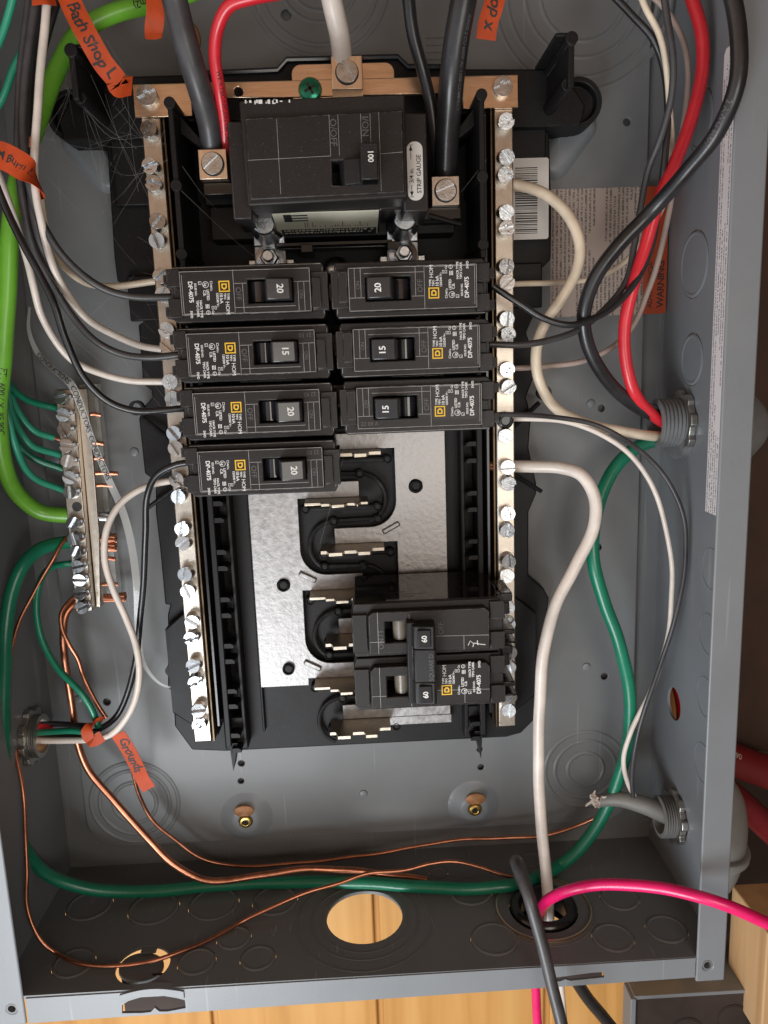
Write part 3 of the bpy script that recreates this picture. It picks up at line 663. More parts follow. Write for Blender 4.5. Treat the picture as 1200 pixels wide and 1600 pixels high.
# bolts joining the main breaker's tabs
for x in (-1.22, 1.30):
    m = MB(); m.box(x - .45, x + .45, .35, .8, PZ - .02, PZ + .3); m.build('tab', ZINC, inn, bevel=.03)
    m = MB(); m.box(x - .30, x + .30, .35, 1.25, PZ + .34, PZ + .44); m.build('tab', PLATE, inn, bevel=.02)
    m = MB(); m.lathe([(.27, 0), (.27, .05), (.17, .09), (.17, .1), (.001, .1)], (x, .78, PZ + .44), 30); m.build('washer', ZINC, inn, bevel=.008)
    m = MB(); m.lathe([(.175, .08), (.175, .22), (.15, .25), (.001, .25)], (x, .78, PZ + .44), 6); m.build('nut', ZINC, inn, bevel=.012)
    m = MB(); m.lathe([(.105, .2), (.105, .5), (.09, .52), (.001, .52)], (x, .78, PZ + .44), 18); m.build('stud', ZINC, inn, bevel=.008)
m = MB(); m.lathe([(.26, 0), (.26, .06), (.24, .12), (.16, .2), (.06, .24), (.001, .24)], (.02, .58, PZ), 28); m.build('dome_screw', ZINC, inn)
# green bonding screw on the strap, clear of the main breaker
m = MB(); m.lathe([(.22, 0), (.22, .04), (.18, .12), (.10, .15), (.001, .15)], (-.30, 3.62, 1.45), 28); gs = m.build('bonding_screw', GSCR, inn); gs['label'] = 'green bonding screw'
m = MB()
for t in (.5, 2.07): m.obox((-.30, 3.62, 1.585), (math.cos(t), math.sin(t), 0), (-math.sin(t), math.cos(t), 0), (0, 0, 1), .11, .022, .022)
m.build('screw_recess', INK, gs)
def lug(parent, x, y, z0, z1, w, rot, matl, name='lug'):
    m = MB(); m.box(x - w, x + w, y - w, y + w, z0, z1); lg = m.build(name, matl, parent, bevel=.012)
    m = MB(); m.lathe([(.205, 0), (.205, .012), (.001, .012)], (x, y, z1), 28); m.build('lug_hole', INK, lg)
    put_screw(lg, x, y, z1 + .0, .185, .07, ZINC, 'lug_screw', rot, cross=False)
    return lg
lug(inn, .37, 3.74, 1.3, 1.95, .27, 2.2, ALU_WARM, 'neutral_lug')
# barcode label on the right wing
bl = MB(); bl.prism(rrect(3.46, 4.20, 1.05, 2.55, .05), BT + .225, BT + .232)
bl = bl.build('barcode_label', PAPER, inn)
m = MB(); rr = random.Random(3); y = 1.16
while y < 2.38:
    w = rr.choice((.008, .012, .018, .026)); m.box(3.54, 3.98, y, y + w, BT + .233, BT + .235); y += w + rr.choice((.010, .014, .022))
m.build('barcode', INK, bl)
# short printed line beside the bars on the label
# ================================================================== ground bar at the left
gb = thing('ground_bar', (-5.45, -3.8, 0), 'slim silver ground bar crowded with round screws on the left of the box', 'ground bar')
bx = lambda y: -5.43 - (y + 1.5) * -.018
m = MB(); m.prism([(-5.62, -1.52), (-5.60 - .10, -6.08), (-5.36, -6.08), (-5.26, -1.52)], .55, .92); m.build('bar', TIN, gb, bevel=.02)
m = MB(); m.prism([(-5.26, -1.52), (-5.34, -6.08), (-5.26, -6.08), (-5.12, -4.5), (-5.06, -1.52)], .25, .70); m.build('bar_ledge', TIN, gb, bevel=.02)
m = MB(); m.box(-5.35, -5.0, -6.0, -1.45, .02, .3); m.build('foot', CLEAR, gb)
GY = [-1.69, -2.0, -2.31, -2.63, -2.94, -3.25, -3.56, -4.19, -4.5, -4.79, -5.07, -5.34, -5.66, -5.94]
for y in GY:
    put_screw(gb, -5.46 + (y + 1.7) * .012, y, .95, .135, .14, cross=False, tilt=(random.uniform(-10, 10), random.uniform(-14, 4)))
    q = MB(); q.lathe([(.055, -.02), (.055, .05), (.03, .07), (.001, .07)], (-5.315 + (y + 1.7) * .018, y + .03, .93), 12); q.build('bead', ZINC, gb)
q = MB(); q.lathe([(.10, 0), (.10, .004), (.001, .004)], (-5.44, -3.87, .922), 16); q.build('empty_hole', INK, gb)
for (y, r, ln, c) in ((-2.05, .04, .12, COPPER), (-2.63, .045, .12, COPPER), (-2.94, .045, .1, COPPER), (-3.25, .045, .35, COPPER), (-3.5, .04, .22, COPPER), (-5.05, .045, .12, COPPER), (-5.6, .04, .12, COPPER)):
    q = MB(); q.tube([(-5.2, y, .62), (-5.0, y + .01, .62), (-5.0 + ln, y - .02, .60)], r, 8); q.build('wire_tip', c, gb)
for (y, c, ln) in ((-4.15, ZINC, .35), (-4.62, COPPER, .38), (-4.8, COPPER, .36), (-5.9, COPPER, .45)):
    q = MB()
    for a in range(5):
        q.tube([(-5.2, y + .05 * math.cos(a * 1.26), .6 + .05 * math.sin(a * 1.26)), (-5.2 + ln, y + .07 * math.cos(a * 1.26 + .8), .6 + .07 * math.sin(a * 1.26 + .8))], .042, 8)
    t_ = q.build('wire_tip', c, gb); t_['label'] = 'stranded wire end'
# ================================================================== breakers
def print_block(m, my, cx, cy):
    """the white print and the yellow mark on a breaker's face; reads up the panel"""
    Z = 3.1245
    def T(px4, y4, cap, s, mm=m, w=.022):
        # px4,y4: enlarged-crop pixels of the top right breaker; px4 = baseline, y4 = first letter
        X = cx + (px4 - 560) / 380; Y = cy + (238 - y4) / 380
        mm.text(s, cap / .70 / 380, (X, Y, Z), (0, 1, 0), (-1, 0, 0), weight=w)
    T(669, 234, 14, 'TYPE'); T(682, 180, 25, 'HOM', w=.0)
    T(689, 234, 13, 'TIPO'); T(716, 232, 20, '10 kA', w=.02); T(737, 236, 14, '120/240 V~')
    T(771, 290, 12, 'Al/Cu'); T(771, 130, 13, 'Cu')
    T(797, 258, 16, 'LISTED', w=.02); T(818, 256, 16, 'C.B.')
    T(845, 194, 15, 'HACR TYPE', w=.02); T(867, 196, 15, 'TIPO CARR', w=.02)
    T(871, 300, 13, 'ISSUE NO.', w=.02); T(909, 311, 27, 'DP-4075', w=.02); T(909, 132, 15, 'SWD')
    def R(x4a, x4b, y4a, y4b, t=.006, mm=m):
        x0, x1 = cx + (x4a - 560) / 380, cx + (x4b - 560) / 380; y0, y1 = cy + (238 - y4b) / 380, cy + (238 - y4a) / 380
        mm.prism([(x0, y0), (x1, y0), (x1, y1), (x0, y1)], Z - .001, Z + .001, [[(x0 + t, y0 + t), (x1 - t, y0 + t), (x1 - t, y1 - t), (x0 + t, y1 - t)]])
    R(826, 846, 290, 310); m.text('LR', .03, (cx + (843 - 560) / 380, cy - .185, Z), (0, 1, 0), (-1, 0, 0))
    for (a, b) in ((300, 318), (145, 165)): R(757, 771, a - 8, b - 8)
    R(740, 752, 137, 157)
    for (x4, y4, r) in ((800, 290, 20), (795, 118, 13)):
        x, y = cx + (x4 - 560) / 380, cy + (238 - y4) / 380; r /= 380
        m.prism(circ(x, y, r, 20), Z - .001, Z + .001, [circ(x, y, r - .008, 20)])
    x, y = cx + 240 / 380, cy - 52 / 380
    m.text('UL', .055, (x + .02, y - .03, Z), (.3, 1, 0), (-1, .3, 0), weight=.03)
    x, y = cx + 235 / 380, cy + 120 / 380; m.box(x - .003, x + .003, y - .025, y + .025, Z - .001, Z + .001)
    for k in range(3): m.box(cx + (786 + k * 9 - 560) / 380, cx + (791 + k * 9 - 560) / 380, cy + .18, cy + .25, Z - .001, Z + .001)
    lx, ly, h = cx + (684 - 560) / 380, cy + (238 - 276) / 380, .090
    my.prism([(lx - h, ly - h), (lx + h, ly - h), (lx + h, ly + h), (lx - h, ly + h)], Z - .001, Z + .001, [[(lx - h + .02, ly - h + .02), (lx + h - .02, ly - h + .02), (lx + h - .02, ly + h - .02), (lx - h + .02, ly + h - .02)]])
    my.prism([(lx + .045, ly - .045), (lx + .045, ly + .02), (lx + .02, ly + .05), (lx - .02, ly + .05), (lx - .045, ly + .02), (lx - .045, ly - .045)], Z - .001, Z + .001, [[(lx + .022, ly - .025), (lx + .022, ly + .012), (lx + .010, ly + .024), (lx - .012, ly + .024), (lx - .022, ly + .012), (lx - .022, ly - .025)]])
def lines(m, cx, cy, segs, z=3.122, t=.0035):
    for (a, b, c, d) in segs:
        u = Vector((c - a, d - b, 0)); L = u.length; u.normalize()
        m.obox((cx + (a + c) / 2, cy + (b + d) / 2, z), u, (-u.y, u.x, 0), (0, 0, 1), L / 2 + t, t, .002)
def case(m, cx, cy, hy, win, face=True):
    """one pole's moulded case; win = window rectangles in local x,y"""
    P = lambda a, b, c, d: [(cx + a, cy + c), (cx + b, cy + c), (cx + b, cy + d), (cx + a, cy + d)]
    m.box(cx - 1.30, cx + 1.25, cy - hy, cy + hy, 1.0, 2.25)
    m.prism([(cx - 1.34, cy - hy + .07), (cx - 1.30, cy - hy), (cx + 1.18, cy - hy), (cx + 1.26, cy - hy + .06), (cx + 1.26, cy + hy - .06), (cx + 1.18, cy + hy), (cx - 1.30, cy + hy), (cx - 1.34, cy + hy - .07)], 2.25, 2.92,
            [P(*w) for w in win])
def make_breaker():
    cx, cy = 1.35, 0
    t = thing('circuit_breaker', (cx, cy, 1.0), '-', 'circuit breaker', 'single pole breakers clipped in two columns')
    w = (-.82, -.06, -.20, .19)
    P = lambda a, b, c, d: [(cx + a, cy + c), (cx + b, cy + c), (cx + b, cy + d), (cx + a, cy + d)]
    m = MB(); case(m, cx, cy, .465, [w]); m.build('case', BRK, t, bevel=.022, seg=3)
    m = MB(); m.prism([(cx - 1.12, cy - .33), (cx - 1.07, cy - .37), (cx + 1.07, cy - .37), (cx + 1.07, cy + .36), (cx - 1.12, cy + .36)], 2.90, 3.12, [P(*w)]); m.build('face_panel', BRK, t, bevel=.018, seg=2)
    # stepped ends
    m = MB(); m.box(cx - 1.40, cx - 1.12, cy - .30, cy + .33, 2.3, 3.02); m.box(cx - 1.28, cx - 1.12, cy - .20, cy + .30, 3.02, 3.07); m.build('end_block', BRK, t, bevel=.014)
    for bb in ((1.30, .06, .38, 3.0), (1.30, -.42, -.12, 3.0), (1.20, -.118, .058, 2.95)):
        m = MB(); m.box(cx + 1.07, cx + bb[0], cy + bb[1], cy + bb[2], 2.3, bb[3]); m.build('end_block', BRK, t, bevel=.014)
    m = MB()
    for (a, b) in ((.16, .34), (-.38, -.20)): m.box(cx + 1.28, cx + 1.46, cy + a, cy + b, 1.9, 2.55)
    m.box(cx + 1.25, cx + 1.52, cy + .24, cy + .34, 1.5, 2.2); m.build('terminal_guard', BRK, t, bevel=.012)
    m = MB(); m.box(cx + 1.0, cx + 1.29, cy - .14, cy + .08, 1.4, 2.4); m.build('terminal_clamp', STAB, t, bevel=.01)
    # toggle
    m = MB(); m.prism([(cx - .80, 2.55), (cx - .80, 3.36), (cx - .785, 3.385), (cx - .43, 3.465), (cx - .40, 3.45), (cx - .33, 3.02), (cx - .30, 2.55)], cy - .175, cy + .165, axis='y'); tg = m.build('toggle', TOG, t, bevel=.02, seg=3)
    m = MB(); m.prism([(cx - .36, 2.5)] + [(cx - .22 + .16 * math.cos(math.radians(a)) * 1.05, 2.84 + .17 * math.sin(math.radians(a))) for a in range(170, -20, -19)] + [(cx - .075, 2.5)], cy - .175, cy + .165, axis='y'); m.build('toggle_barrel', BAR, t, bevel=.008)
    m = MB(); m.box(cx - .82, cx - .06, cy - .20, cy + .19, 2.26, 2.3); m.build('window_floor', INK, t)
    m = MB(); lines(m, cx, cy, [(-1.10, -.14, -.84, -.14), (-.04, -.14, .17, -.14), (.17, -.36, .17, .35), (.02, -.13, .02, .34), (-.90, -.13, -.90, .34), (-1.0, -.13, -1.0, .34), (-.84, .25, .17, .25), (1.02, -.30, 1.02, .33), (.19, .33, 1.02, .33), (-1.10, -.352, 1.05, -.352), (-1.10, .342, 1.05, .342), (-1.10, -.34, -1.10, .34), (1.052, -.35, 1.052, .342)])
    lines(m, cx, cy, [(-1.28, -.44, 1.22, -.44), (-1.31, .38, -1.31, -.38)], 2.922, .0035)
    m.build('mould_line', LINE, t)
    m = MB()
    m.prism(rrect(cx + .20, cx + 1.0, cy - .25, cy + .37 - .02, .02), 3.1205, 3.1225); m.build('print_patch', PATCH, t)
    m = MB(); my = MB(); print_block(m, my, cx, cy); m.build('printed_text', WHITEP, t); my.build('printed_mark', YEL, t)
    m = MB(); m.text('OFF', .13, (cx + .14, cy - .08, 3.123), (0, 1, 0), (-1, 0, 0)); m.build('moulded_text', GREYP, t); m = MB(); m.text('ON', .09, (cx - .92, cy + 0, 3.123), (0, 1, 0), (-1, 0, 0)); m.build('moulded_text', GREYP, t)
    return t
def amp_text(parent, s, cx=1.35, cy=0):
    o = ORG[parent.name]
    m = MB(); tl = math.atan2(.08, .355)
    m.text(s, .155, (cx - .575, cy - .008, 3.437), (0, 1, 0), (-math.cos(tl), 0, -math.sin(tl)), align='C', weight=.02)
    return m
def copy_thing(src, origin, rz, label):
    r = src.copy(); COL.objects.link(r); r.location = RX @ (Vector(origin) * S); r.rotation_euler = (RX @ Matrix.Rotation(rz, 4, 'Z')).to_euler(); r['label'] = label; ORG[r.name] = Vector(origin)
    for ch in src.children:
        if ch.get('unique'): continue
        c = ch.copy(); COL.objects.link(c); c.parent = r
        for g in ch.children:
            d = g.copy(); COL.objects.link(d); d.parent = c
    return r
proto = make_breaker(); proto['label'] = 'black single breaker marked 20 on top of the right column'
AMP = {}
def amp_mesh(s):
    if s not in AMP:
        o = amp_text(proto, s).build('toggle_number', WHITEP, proto); o['unique'] = 1; AMP[s] = o.data; o.parent = None; bpy.data.objects.remove(o)
    return AMP[s]
def code_mesh(s):
    if s not in AMP:
        m = MB(); m.text(s, .10, (.30, -.335 + .03, 3.123), (1, 0, 0), (0, 1, 0)); o = m.build('date_code', GREYP, proto); AMP[s] = o.data; bpy.data.objects.remove(o)
    return AMP[s]
def add_child(name, me, parent):
    o = bpy.data.objects.new(name, me); COL.objects.link(o); o.parent = parent; return o
LX = -1.50
spec = [(proto, '20', None),
        ((1.39, -1.0, 1.0, 0), '15', None, 'black single breaker marked 15 in the middle of the right column'),
        ((1.41, -1.985, 1.0, 0), '15', '22 04 A', 'black single breaker marked 15, lowest of the three in the right column'),
        ((LX, .02, 1.0, math.pi), '20', None, 'black single breaker marked 20 on top of the left column'),
        ((LX + .03, -.99, 1.0, math.pi), '15', '21 50', 'black breaker marked 15 with a shiny toggle, second down the left column'),
        ((LX + .06, -1.985, 1.0, math.pi), '20', '22 02', 'black breaker marked 20 between two others, third down the left column'),
        ((LX + .06, -2.985, 1.0, math.pi), '20', '22 02', 'black breaker marked 20 lowest in the left column, above the bare bus plate')]
brs = []
for s in spec:
    if s[0] is proto: b = proto
    else:
        (x, y, z, rz) = s[0]; b = copy_thing(proto, (x, y, z), rz, s[3])
    brs.append((b, s[1], s[2]))
for b, a, c in brs:
    for ch in [c_ for c_ in b.children if c_.name.startswith('toggle') and not c_.name.startswith('toggle_b') and not c_.name.startswith('toggle_n')]: tgp = ch
    add_child('toggle_number', amp_mesh(a), tgp)
    if c: add_child('date_code', code_mesh(c), b)

# ---- the double breaker marked 60
cx, cy = 1.37, -6.5
tb = thing('two_pole_breaker', (cx, cy, 1.0), 'black double breaker with a tie bar marked 60, alone low on the right', 'circuit breaker')
m = MB(); side = MB()
for yy in (cy + .49, cy - .49): case(m, cx, yy, .475, [(-.80, -.40, -.19, .19)])
m.build('case', BRK, tb, bevel=.02, seg=3)
m = MB(); m.box(cx - 1.28, cx + 1.20, cy + .965, cy + .972, 1.02, 2.84); m.build('polished_side', BRKG, tb)
mt = MB()
for i, (s, sz, x, z) in enumerate((('120/240 V~', .09, .55, 2.1), ('10 kA', .10, .62, 1.92), ('HACR TYPE', .07, .5, 1.78), ('LISTED C.B.', .08, -.55, 2.55), ('CIRCUIT BREAKER', .06, -.35, 2.42), ('ISSUE NO. DP-4075', .07, -.7, 2.28))):
    mt.text(s, sz, (cx + x + .3, cy + .974, z), (-1, 0, 0), (0, 0, 1))
mt.build('side_print', INK, tb)
for i, yy in enumerate((cy + .49, cy - .49)):
    m = MB(); m.prism([(cx - 1.08, yy - .38), (cx + 1.0, yy - .38), (cx + 1.0, yy + .30), (cx + .92, yy + .37), (cx - 1.0, yy + .37), (cx - 1.08, yy + .30)], 2.90, 3.10, [[(cx - .80, yy - .19), (cx - .40, yy - .19), (cx - .40, yy + .19), (cx - .80, yy + .19)]]); m.build('face_panel', BRK, tb, bevel=.02)
    m = MB(); m.box(cx - 1.36, cx - 1.10, yy - .38, yy + .30, 2.3, 2.99); m.build('end_block', BRK, tb, bevel=.015)
    for (a, b) in ((.12, .44), (-.42, -.10)): m = MB(); m.box(cx + 1.02, cx + 1.28, yy + a, yy + b, 2.3, 3.0); m.build('end_block', BRK, tb, bevel=.015)
    m = MB(); m.box(cx + 1.28, cx + 1.50, yy + .28, yy + .44, 1.6, 2.5); m.box(cx + 1.28, cx + 1.50, yy - .05, yy + .18, 1.6, 2.2); m.box(cx + 1.28, cx + 1.52, yy - .30, yy - .2, 1.6, 2.6); m.box(cx + 1.26, cx + 1.54, yy - .44, yy - .40, 1.6, 2.7); m.build('terminal_guard', BLKS, tb, bevel=.02)
    m = MB(); m.lathe([(.13, 0), (.13, .1), (.001, .1)], (cx + 1.20, yy + .0, 2.2), 18); m.build('terminal_screw', STAB, tb)
    m = MB(); m.prism([(cx - .66, 2.4)] + [(cx - .53 + .13 * math.cos(math.radians(a)), 2.86 + .16 * math.sin(math.radians(a))) for a in range(170, -20, -19)] + [(cx - .40, 2.4)], yy - .17, yy + .17, axis='y'); m.build('toggle_barrel', mat('beige lit barrel', (.16, .14, .11), .25, 0, .2, 200), tb, bevel=.008)  # the light on the barrel is put into its beige colour
    m = MB(); m.box(cx - .80, cx - .40, yy - .19, yy + .19, 2.26, 2.29); m.build('window_floor', INK, tb)
    m = MB(); lines(m, cx, yy, [(-1.06, -.16, -.82, -.16), (.08, -.1, .98, -.12), (-.92, -.37, -.92, .36), (-.38, -.37, -.38, .30), (.55, -.35, .55, -.12)], 3.102); m.build('mould_line', LINE, tb)
    # handle end with its number plate
    m = MB(); m.prism([(cx - .42, 2.5), (cx - .44, 3.05), (cx - .33, 3.44), (cx - .0, 3.50), (cx + .03, 3.44), (cx + .05, 2.9), (cx + .05, 2.5)], yy - .20, yy + .20, axis='y'); hd = m.build('handle', TOGD, tb, bevel=.02, seg=3)
    m = MB(); m.box(cx - .27, cx - .05, yy - .15, yy + .15, 3.45, 3.52); m.build('number_plate', TOGD, hd, bevel=.015)
    m = MB(); m.text('60', .125, (cx - .12, yy, 3.525), (0, 1, 0), (-1, 0, 0), align='C', weight=.02); m.build('handle_number', WHITEP, hd)
m = MB(); m.prism([(cx - .36, 3.02), (cx - .35, 3.40), (cx - .33, 3.46), (cx + .01, 3.50), (cx + .04, 3.46), (cx + .05, 3.02)], cy - .29, cy + .29, axis='y')
m.box(cx - .44, cx - .30, cy - .72, cy + .72, 3.05, 3.32); tie = m.build('tie_bar', TOGD, tb, bevel=.02)
m = MB(); m.text('SQUARE D', .105, (cx - .02, cy - .26, 3.503), (0, 1, 0), (-1, 0, -.1)); m.build('moulded_text', GREYP, tie)
m = MB(); my = MB(); print_block(m, my, cx - .09, cy - .49)
m.v = [(a, b, c - .02) for a, b, c in m.v]; my.v = [(a, b, c - .02) for a, b, c in my.v]
m.build('printed_text', WHITEP, tb); my.build('printed_mark', YEL, tb)
q = MB(); q.prism(rrect(cx + .11, cx + .95, cy - .79, cy - .13, .04), 3.1005, 3.1025); q.build('print_patch', PATCH, tb)
m = MB(); m.text('ON / I', .13, (cx - .80 - .03, cy + .20, 3.103), (0, 1, 0), (-1, 0, 0)); m.build('moulded_text', GREYP, tb); m = MB(); m.text('OFF', .13, (cx + .20, cy + .42, 3.103), (0, 1, 0), (-1, 0, 0)); m.build('moulded_text', GREYP, tb)
m = MB()
for pts in ([(.62, .2), (.66, .28), (.72, .22), (.70, .17)], [(.72, .24), (.84, .21), (.92, .2)], [(.78, .28), (.79, .2)]):
    m.tube([(cx + a, cy + b, 3.103) for a, b in pts], .008, 5)
m.build('scuff', WHITEP, tb)

tb.scale = (1.07, 1.08, 1.0); tb.location = RX @ (Vector((cx + .13, cy - .10, 1.0)) * S)
# ---- main breaker
mb = thing('main_breaker', (0, 2.1, 1.2), 'large black main breaker marked 100 with a white strip gauge label, at the top', 'circuit breaker')
m = MB()
wn_ = [(.06, 1.60), (.36, 1.60), (.36, 1.98), (.06, 1.98)]
m.box(-1.31, 1.25, 1.365, 2.90, 1.2, 2.5)
m.prism([(-1.33, 1.34), (1.27, 1.40), (1.27, 2.96), (-1.36, 2.92)], 2.5, 3.30, [wn_]); m.build('case', BRK, mb, bevel=.035, seg=3)
m = MB(); m.prism([(-1.28, 1.42), (1.22, 1.46), (1.22, 2.70), (-1.28, 2.64)], 3.28, 3.36, [wn_]); m.build('face_panel', BRK, mb, bevel=.02)
m = MB(); m.box(-1.62, -1.31, 1.20, 2.72, 1.6, 2.95); m.build('shoulder', BRK, mb, bevel=.025); m = MB(); m.box(1.22, 1.64, 1.24, 2.78, 1.6, 2.93); m.build('shoulder', BRK, mb, bevel=.025)
m = MB(); m.box(-1.64, -1.60, 1.55, 1.95, 2.0, 2.7); m.build('shoulder_tab', BRK, mb, bevel=.01)
m = MB(); m.box(.05, .37, 1.6, 1.98, 2.52, 2.56); m.build('window_floor', INK, mb)
m = MB(); m.prism([(.18, 2.6), (.18, 3.25), (.26, 3.40), (.50, 3.46), (.52, 3.72), (.78, 3.76), (.80, 3.70), (.80, 3.3), (.80, 2.9)], 1.60, 1.99, axis='y'); m.box(.52, .80, 1.60, 2.14, 3.2, 3.74)
h = m.build('handle', TOGD, mb, bevel=.02, seg=3)
m = MB(); m.text('100', .125, (.635, 2.0, 3.775), (0, -1, 0), (1, 0, 0), weight=.015); m.build('handle_number', WHITEP, h)
m = MB(); L3 = [(-1.27, 2.02, .05, 2.05), (-.78, 1.5, -.78, 2.62), (.05, 2.05, .05, 2.66), (.55, 2.1, .55, 2.66), (.84, 1.5, .84, 2.68), (.84, 2.06, 1.2, 2.08), (.19, 2.06, .19, 2.66), (.70, 2.2, .70, 2.66)]
lines(m, 0, 0, L3, 3.362, .0025); m.build('mould_line', LINE, mb)
m = MB(); m.text('O/OFF', .15, (.06, 2.60, 3.363), (0, -1, 0), (1, 0, 0)); m.build('moulded_text', GREYP, mb); m = MB(); m.text('I/ON', .15, (.57, 2.62, 3.363), (0, -1, 0), (1, 0, 0)); m.build('moulded_text', GREYP, mb)
m = MB(); m.prism(rrect(1.30, 1.56, 1.42, 2.34, .12, 7), 2.931, 2.94); sg = m.build('strip_gauge_label', PAPER, mb)
m = MB(); m.text('STRIP GAUGE', .105, (1.525, 1.53, 2.943), (0, 1, 0), (-1, 0, 0), weight=.01); m.text('3/4 in.', .10, (1.40, 1.70, 2.943), (0, 1, 0), (-1, 0, 0), weight=.01)
for (a, b) in ((1.49, 1.66), (2.06, 2.27)): m.box(1.365 - .005, 1.365 + .005, a, b, 2.942, 2.944)
m.prism([(1.365, 2.28), (1.335, 2.20), (1.395, 2.20)], 2.942, 2.944); m.prism([(1.365, 1.48), (1.335, 1.56), (1.395, 1.56)], 2.942, 2.944)
m.box(1.33, 1.40, 1.472, 1.48, 2.942, 2.944); m.box(1.33, 1.40, 2.282, 2.29, 2.942, 2.944); m.build('printed_text', INK, sg)
# label on the underside, chrome terminals either side
yb = 1.37
def slant(m): m.v = [(x, y - (2.52 - z) * .135, z) for x, y, z in m.v]
m = MB(); m.prism([(1.5, 2.50), (1.367, 2.50), (1.367 - .17, 1.24), (1.5, 1.24)], -1.02, .86, axis='x'); m.build('sloped_underside', BRK, mb)
m = MB(); m.box(-1.02, .82, yb - .02, yb - .008, 1.25, 2.52); slant(m); fl = m.build('hazard_label', CREAM, mb)
m = MB(); m.box(-.95, .80, yb - .023, yb - .021, 1.25, 1.62); m.box(-.84, -.70, yb - .023, yb - .021, 2.06, 2.45)
for k in range(3): m.box(-.70, -.42, yb - .023, yb - .021, 2.08 + k * .14, 2.14 + k * .14)
slant(m); m.build('label_band', INK, fl)
m = MB(); rr = random.Random(5)
for k in range(26):
    x = -.5 + k * .045; hh = rr.choice((.06, .12, .28)) if rr.random() < .75 else 0
    if hh: m.box(x, x + .012, yb - .023, yb - .021, 1.72, 1.72 + hh)
slant(m); m.build('red_print', REDINK, fl)
m = MB()
for zz in (1.52, 1.38):
    x = -.9
    while x < .72:
        w = rr.uniform(.02, .07)
        if rr.random() < .85: m.box(x, x + w, yb - .026, yb - .0245, zz, zz + rr.choice((.05, .07)))
        x += w + .022
slant(m); m.build('band_text', CREAM, fl)
for x in (-1.22, 1.30):
    m = MB(); m.lathe([(.30, 0), (.27, .25), (.20, .5), (.20, .9)], (x, 1.28, 1.15), 24, cap=True); m.box(x - .30, x + .30, 1.0, 1.5, 1.12, 1.22); m.build('terminal', ZINC, mb, bevel=.03)
lug(mb, -2.06, 2.32, 1.25, 1.92, .25, .7, ALU_WARM)
lug(mb, 2.05, 1.76, 1.25, 1.92, .25, .35, TIN)
m = MB(); m.box(-2.3, -1.6, 1.85, 2.06, 1.3, 1.7); m.box(1.62, 2.35, 1.3, 1.52, 1.3, 1.75); m.build('lug_shelf', BLKS, mb, bevel=.02)
m = MB(); rr = random.Random(9)
for k in range(16):
    x = -1.28 + rr.random() * .8; m.box(x, x + .02 + rr.random() * .05, 2.86 + rr.random() * .04, 2.9 + rr.random() * .03, 3.301, 3.304)
m.build('scuff', WHITEP, mb)
# ================================================================== wires: points are (photo x, photo y, height in inches above the back)
CURVES = {}
def wire(name, label, matl, r, pts, group=None, n=12, k=8, raw=False, floor=True):
    P = [Vector(p) for p in pts] if raw else [at(*p) for p in pts]
    C = spline(P, k)
    if not raw:                    # rest on the box's floor instead of sinking through it
        lo = BY0 + .03 + (r if not isinstance(r, list) else max(r))
        for i, p in enumerate(C):
            if p.y < lo and p.z < 3.4 and abs(p.x) < 6.8 and floor:
                t = (lo - CC.y) / (p.y - CC.y); C[i] = CC + (p - CC) * t
    wr = random.Random(name + label); ph = [wr.uniform(0, 6.3) for _ in range(6)]; amp = (.013 if matl is COPPER else .006) * (0 if raw else 1); L = 0; tot = sum((b - a).length for a, b in zip(C, C[1:])); D = []
    for i, p in enumerate(C):          # hand-bent wire never runs perfectly true
        if i: L += (C[i] - C[i - 1]).length
        e = min(1, L / .5, (tot - L) / .5)
        D.append(p + Vector([amp * e * (math.sin(L * 1.9 + ph[j]) + .55 * math.sin(L * 4.7 + ph[j + 3])) for j in range(3)]))
    C = D
    o = MB().tube(C, r, n).build(name, matl, None, P[-1]); CURVES[o.name] = (C, r)
    return tag(o, label, 'wire', group)
def tip(ob, matl, pts, r, name='bare_end', n=8):
    C = spline([at(*p) for p in pts], 5)
    return MB().tube(C, r, n).build(name, matl, ob)
def print_on(ob, txt, size, s0, matl, flip=False, off=0.0, lift=.003):
    """lettering laid on a wire's skin, turned to the front"""
    C, r = CURVES[ob.name]
    if flip: C = C[::-1]
    L = [0]
    for a, b in zip(C, C[1:]): L.append(L[-1] + (b - a).length)
    V, F = glyphs(txt, .01); vs = []
    for (u, v) in V:
        s = s0 + u * size; i = 0
        while i < len(L) - 2 and L[i + 1] < s: i += 1
        f = (s - L[i]) / max(1e-6, L[i + 1] - L[i]); p = C[i].lerp(C[i + 1], f); t = (C[i + 1] - C[i]).normalized()
        view = (CC - p).normalized(); nn = (view - t * view.dot(t)).normalized(); bb = nn.cross(t)
        a = ((v - .35) * size) / r + off
        vs.append(p + nn * (math.cos(a) * (r + lift)) + bb * (math.sin(a) * (r + lift)))
    m = MB(); m._add(vs, F); return m.build('wire_print', matl, ob, smooth=False)

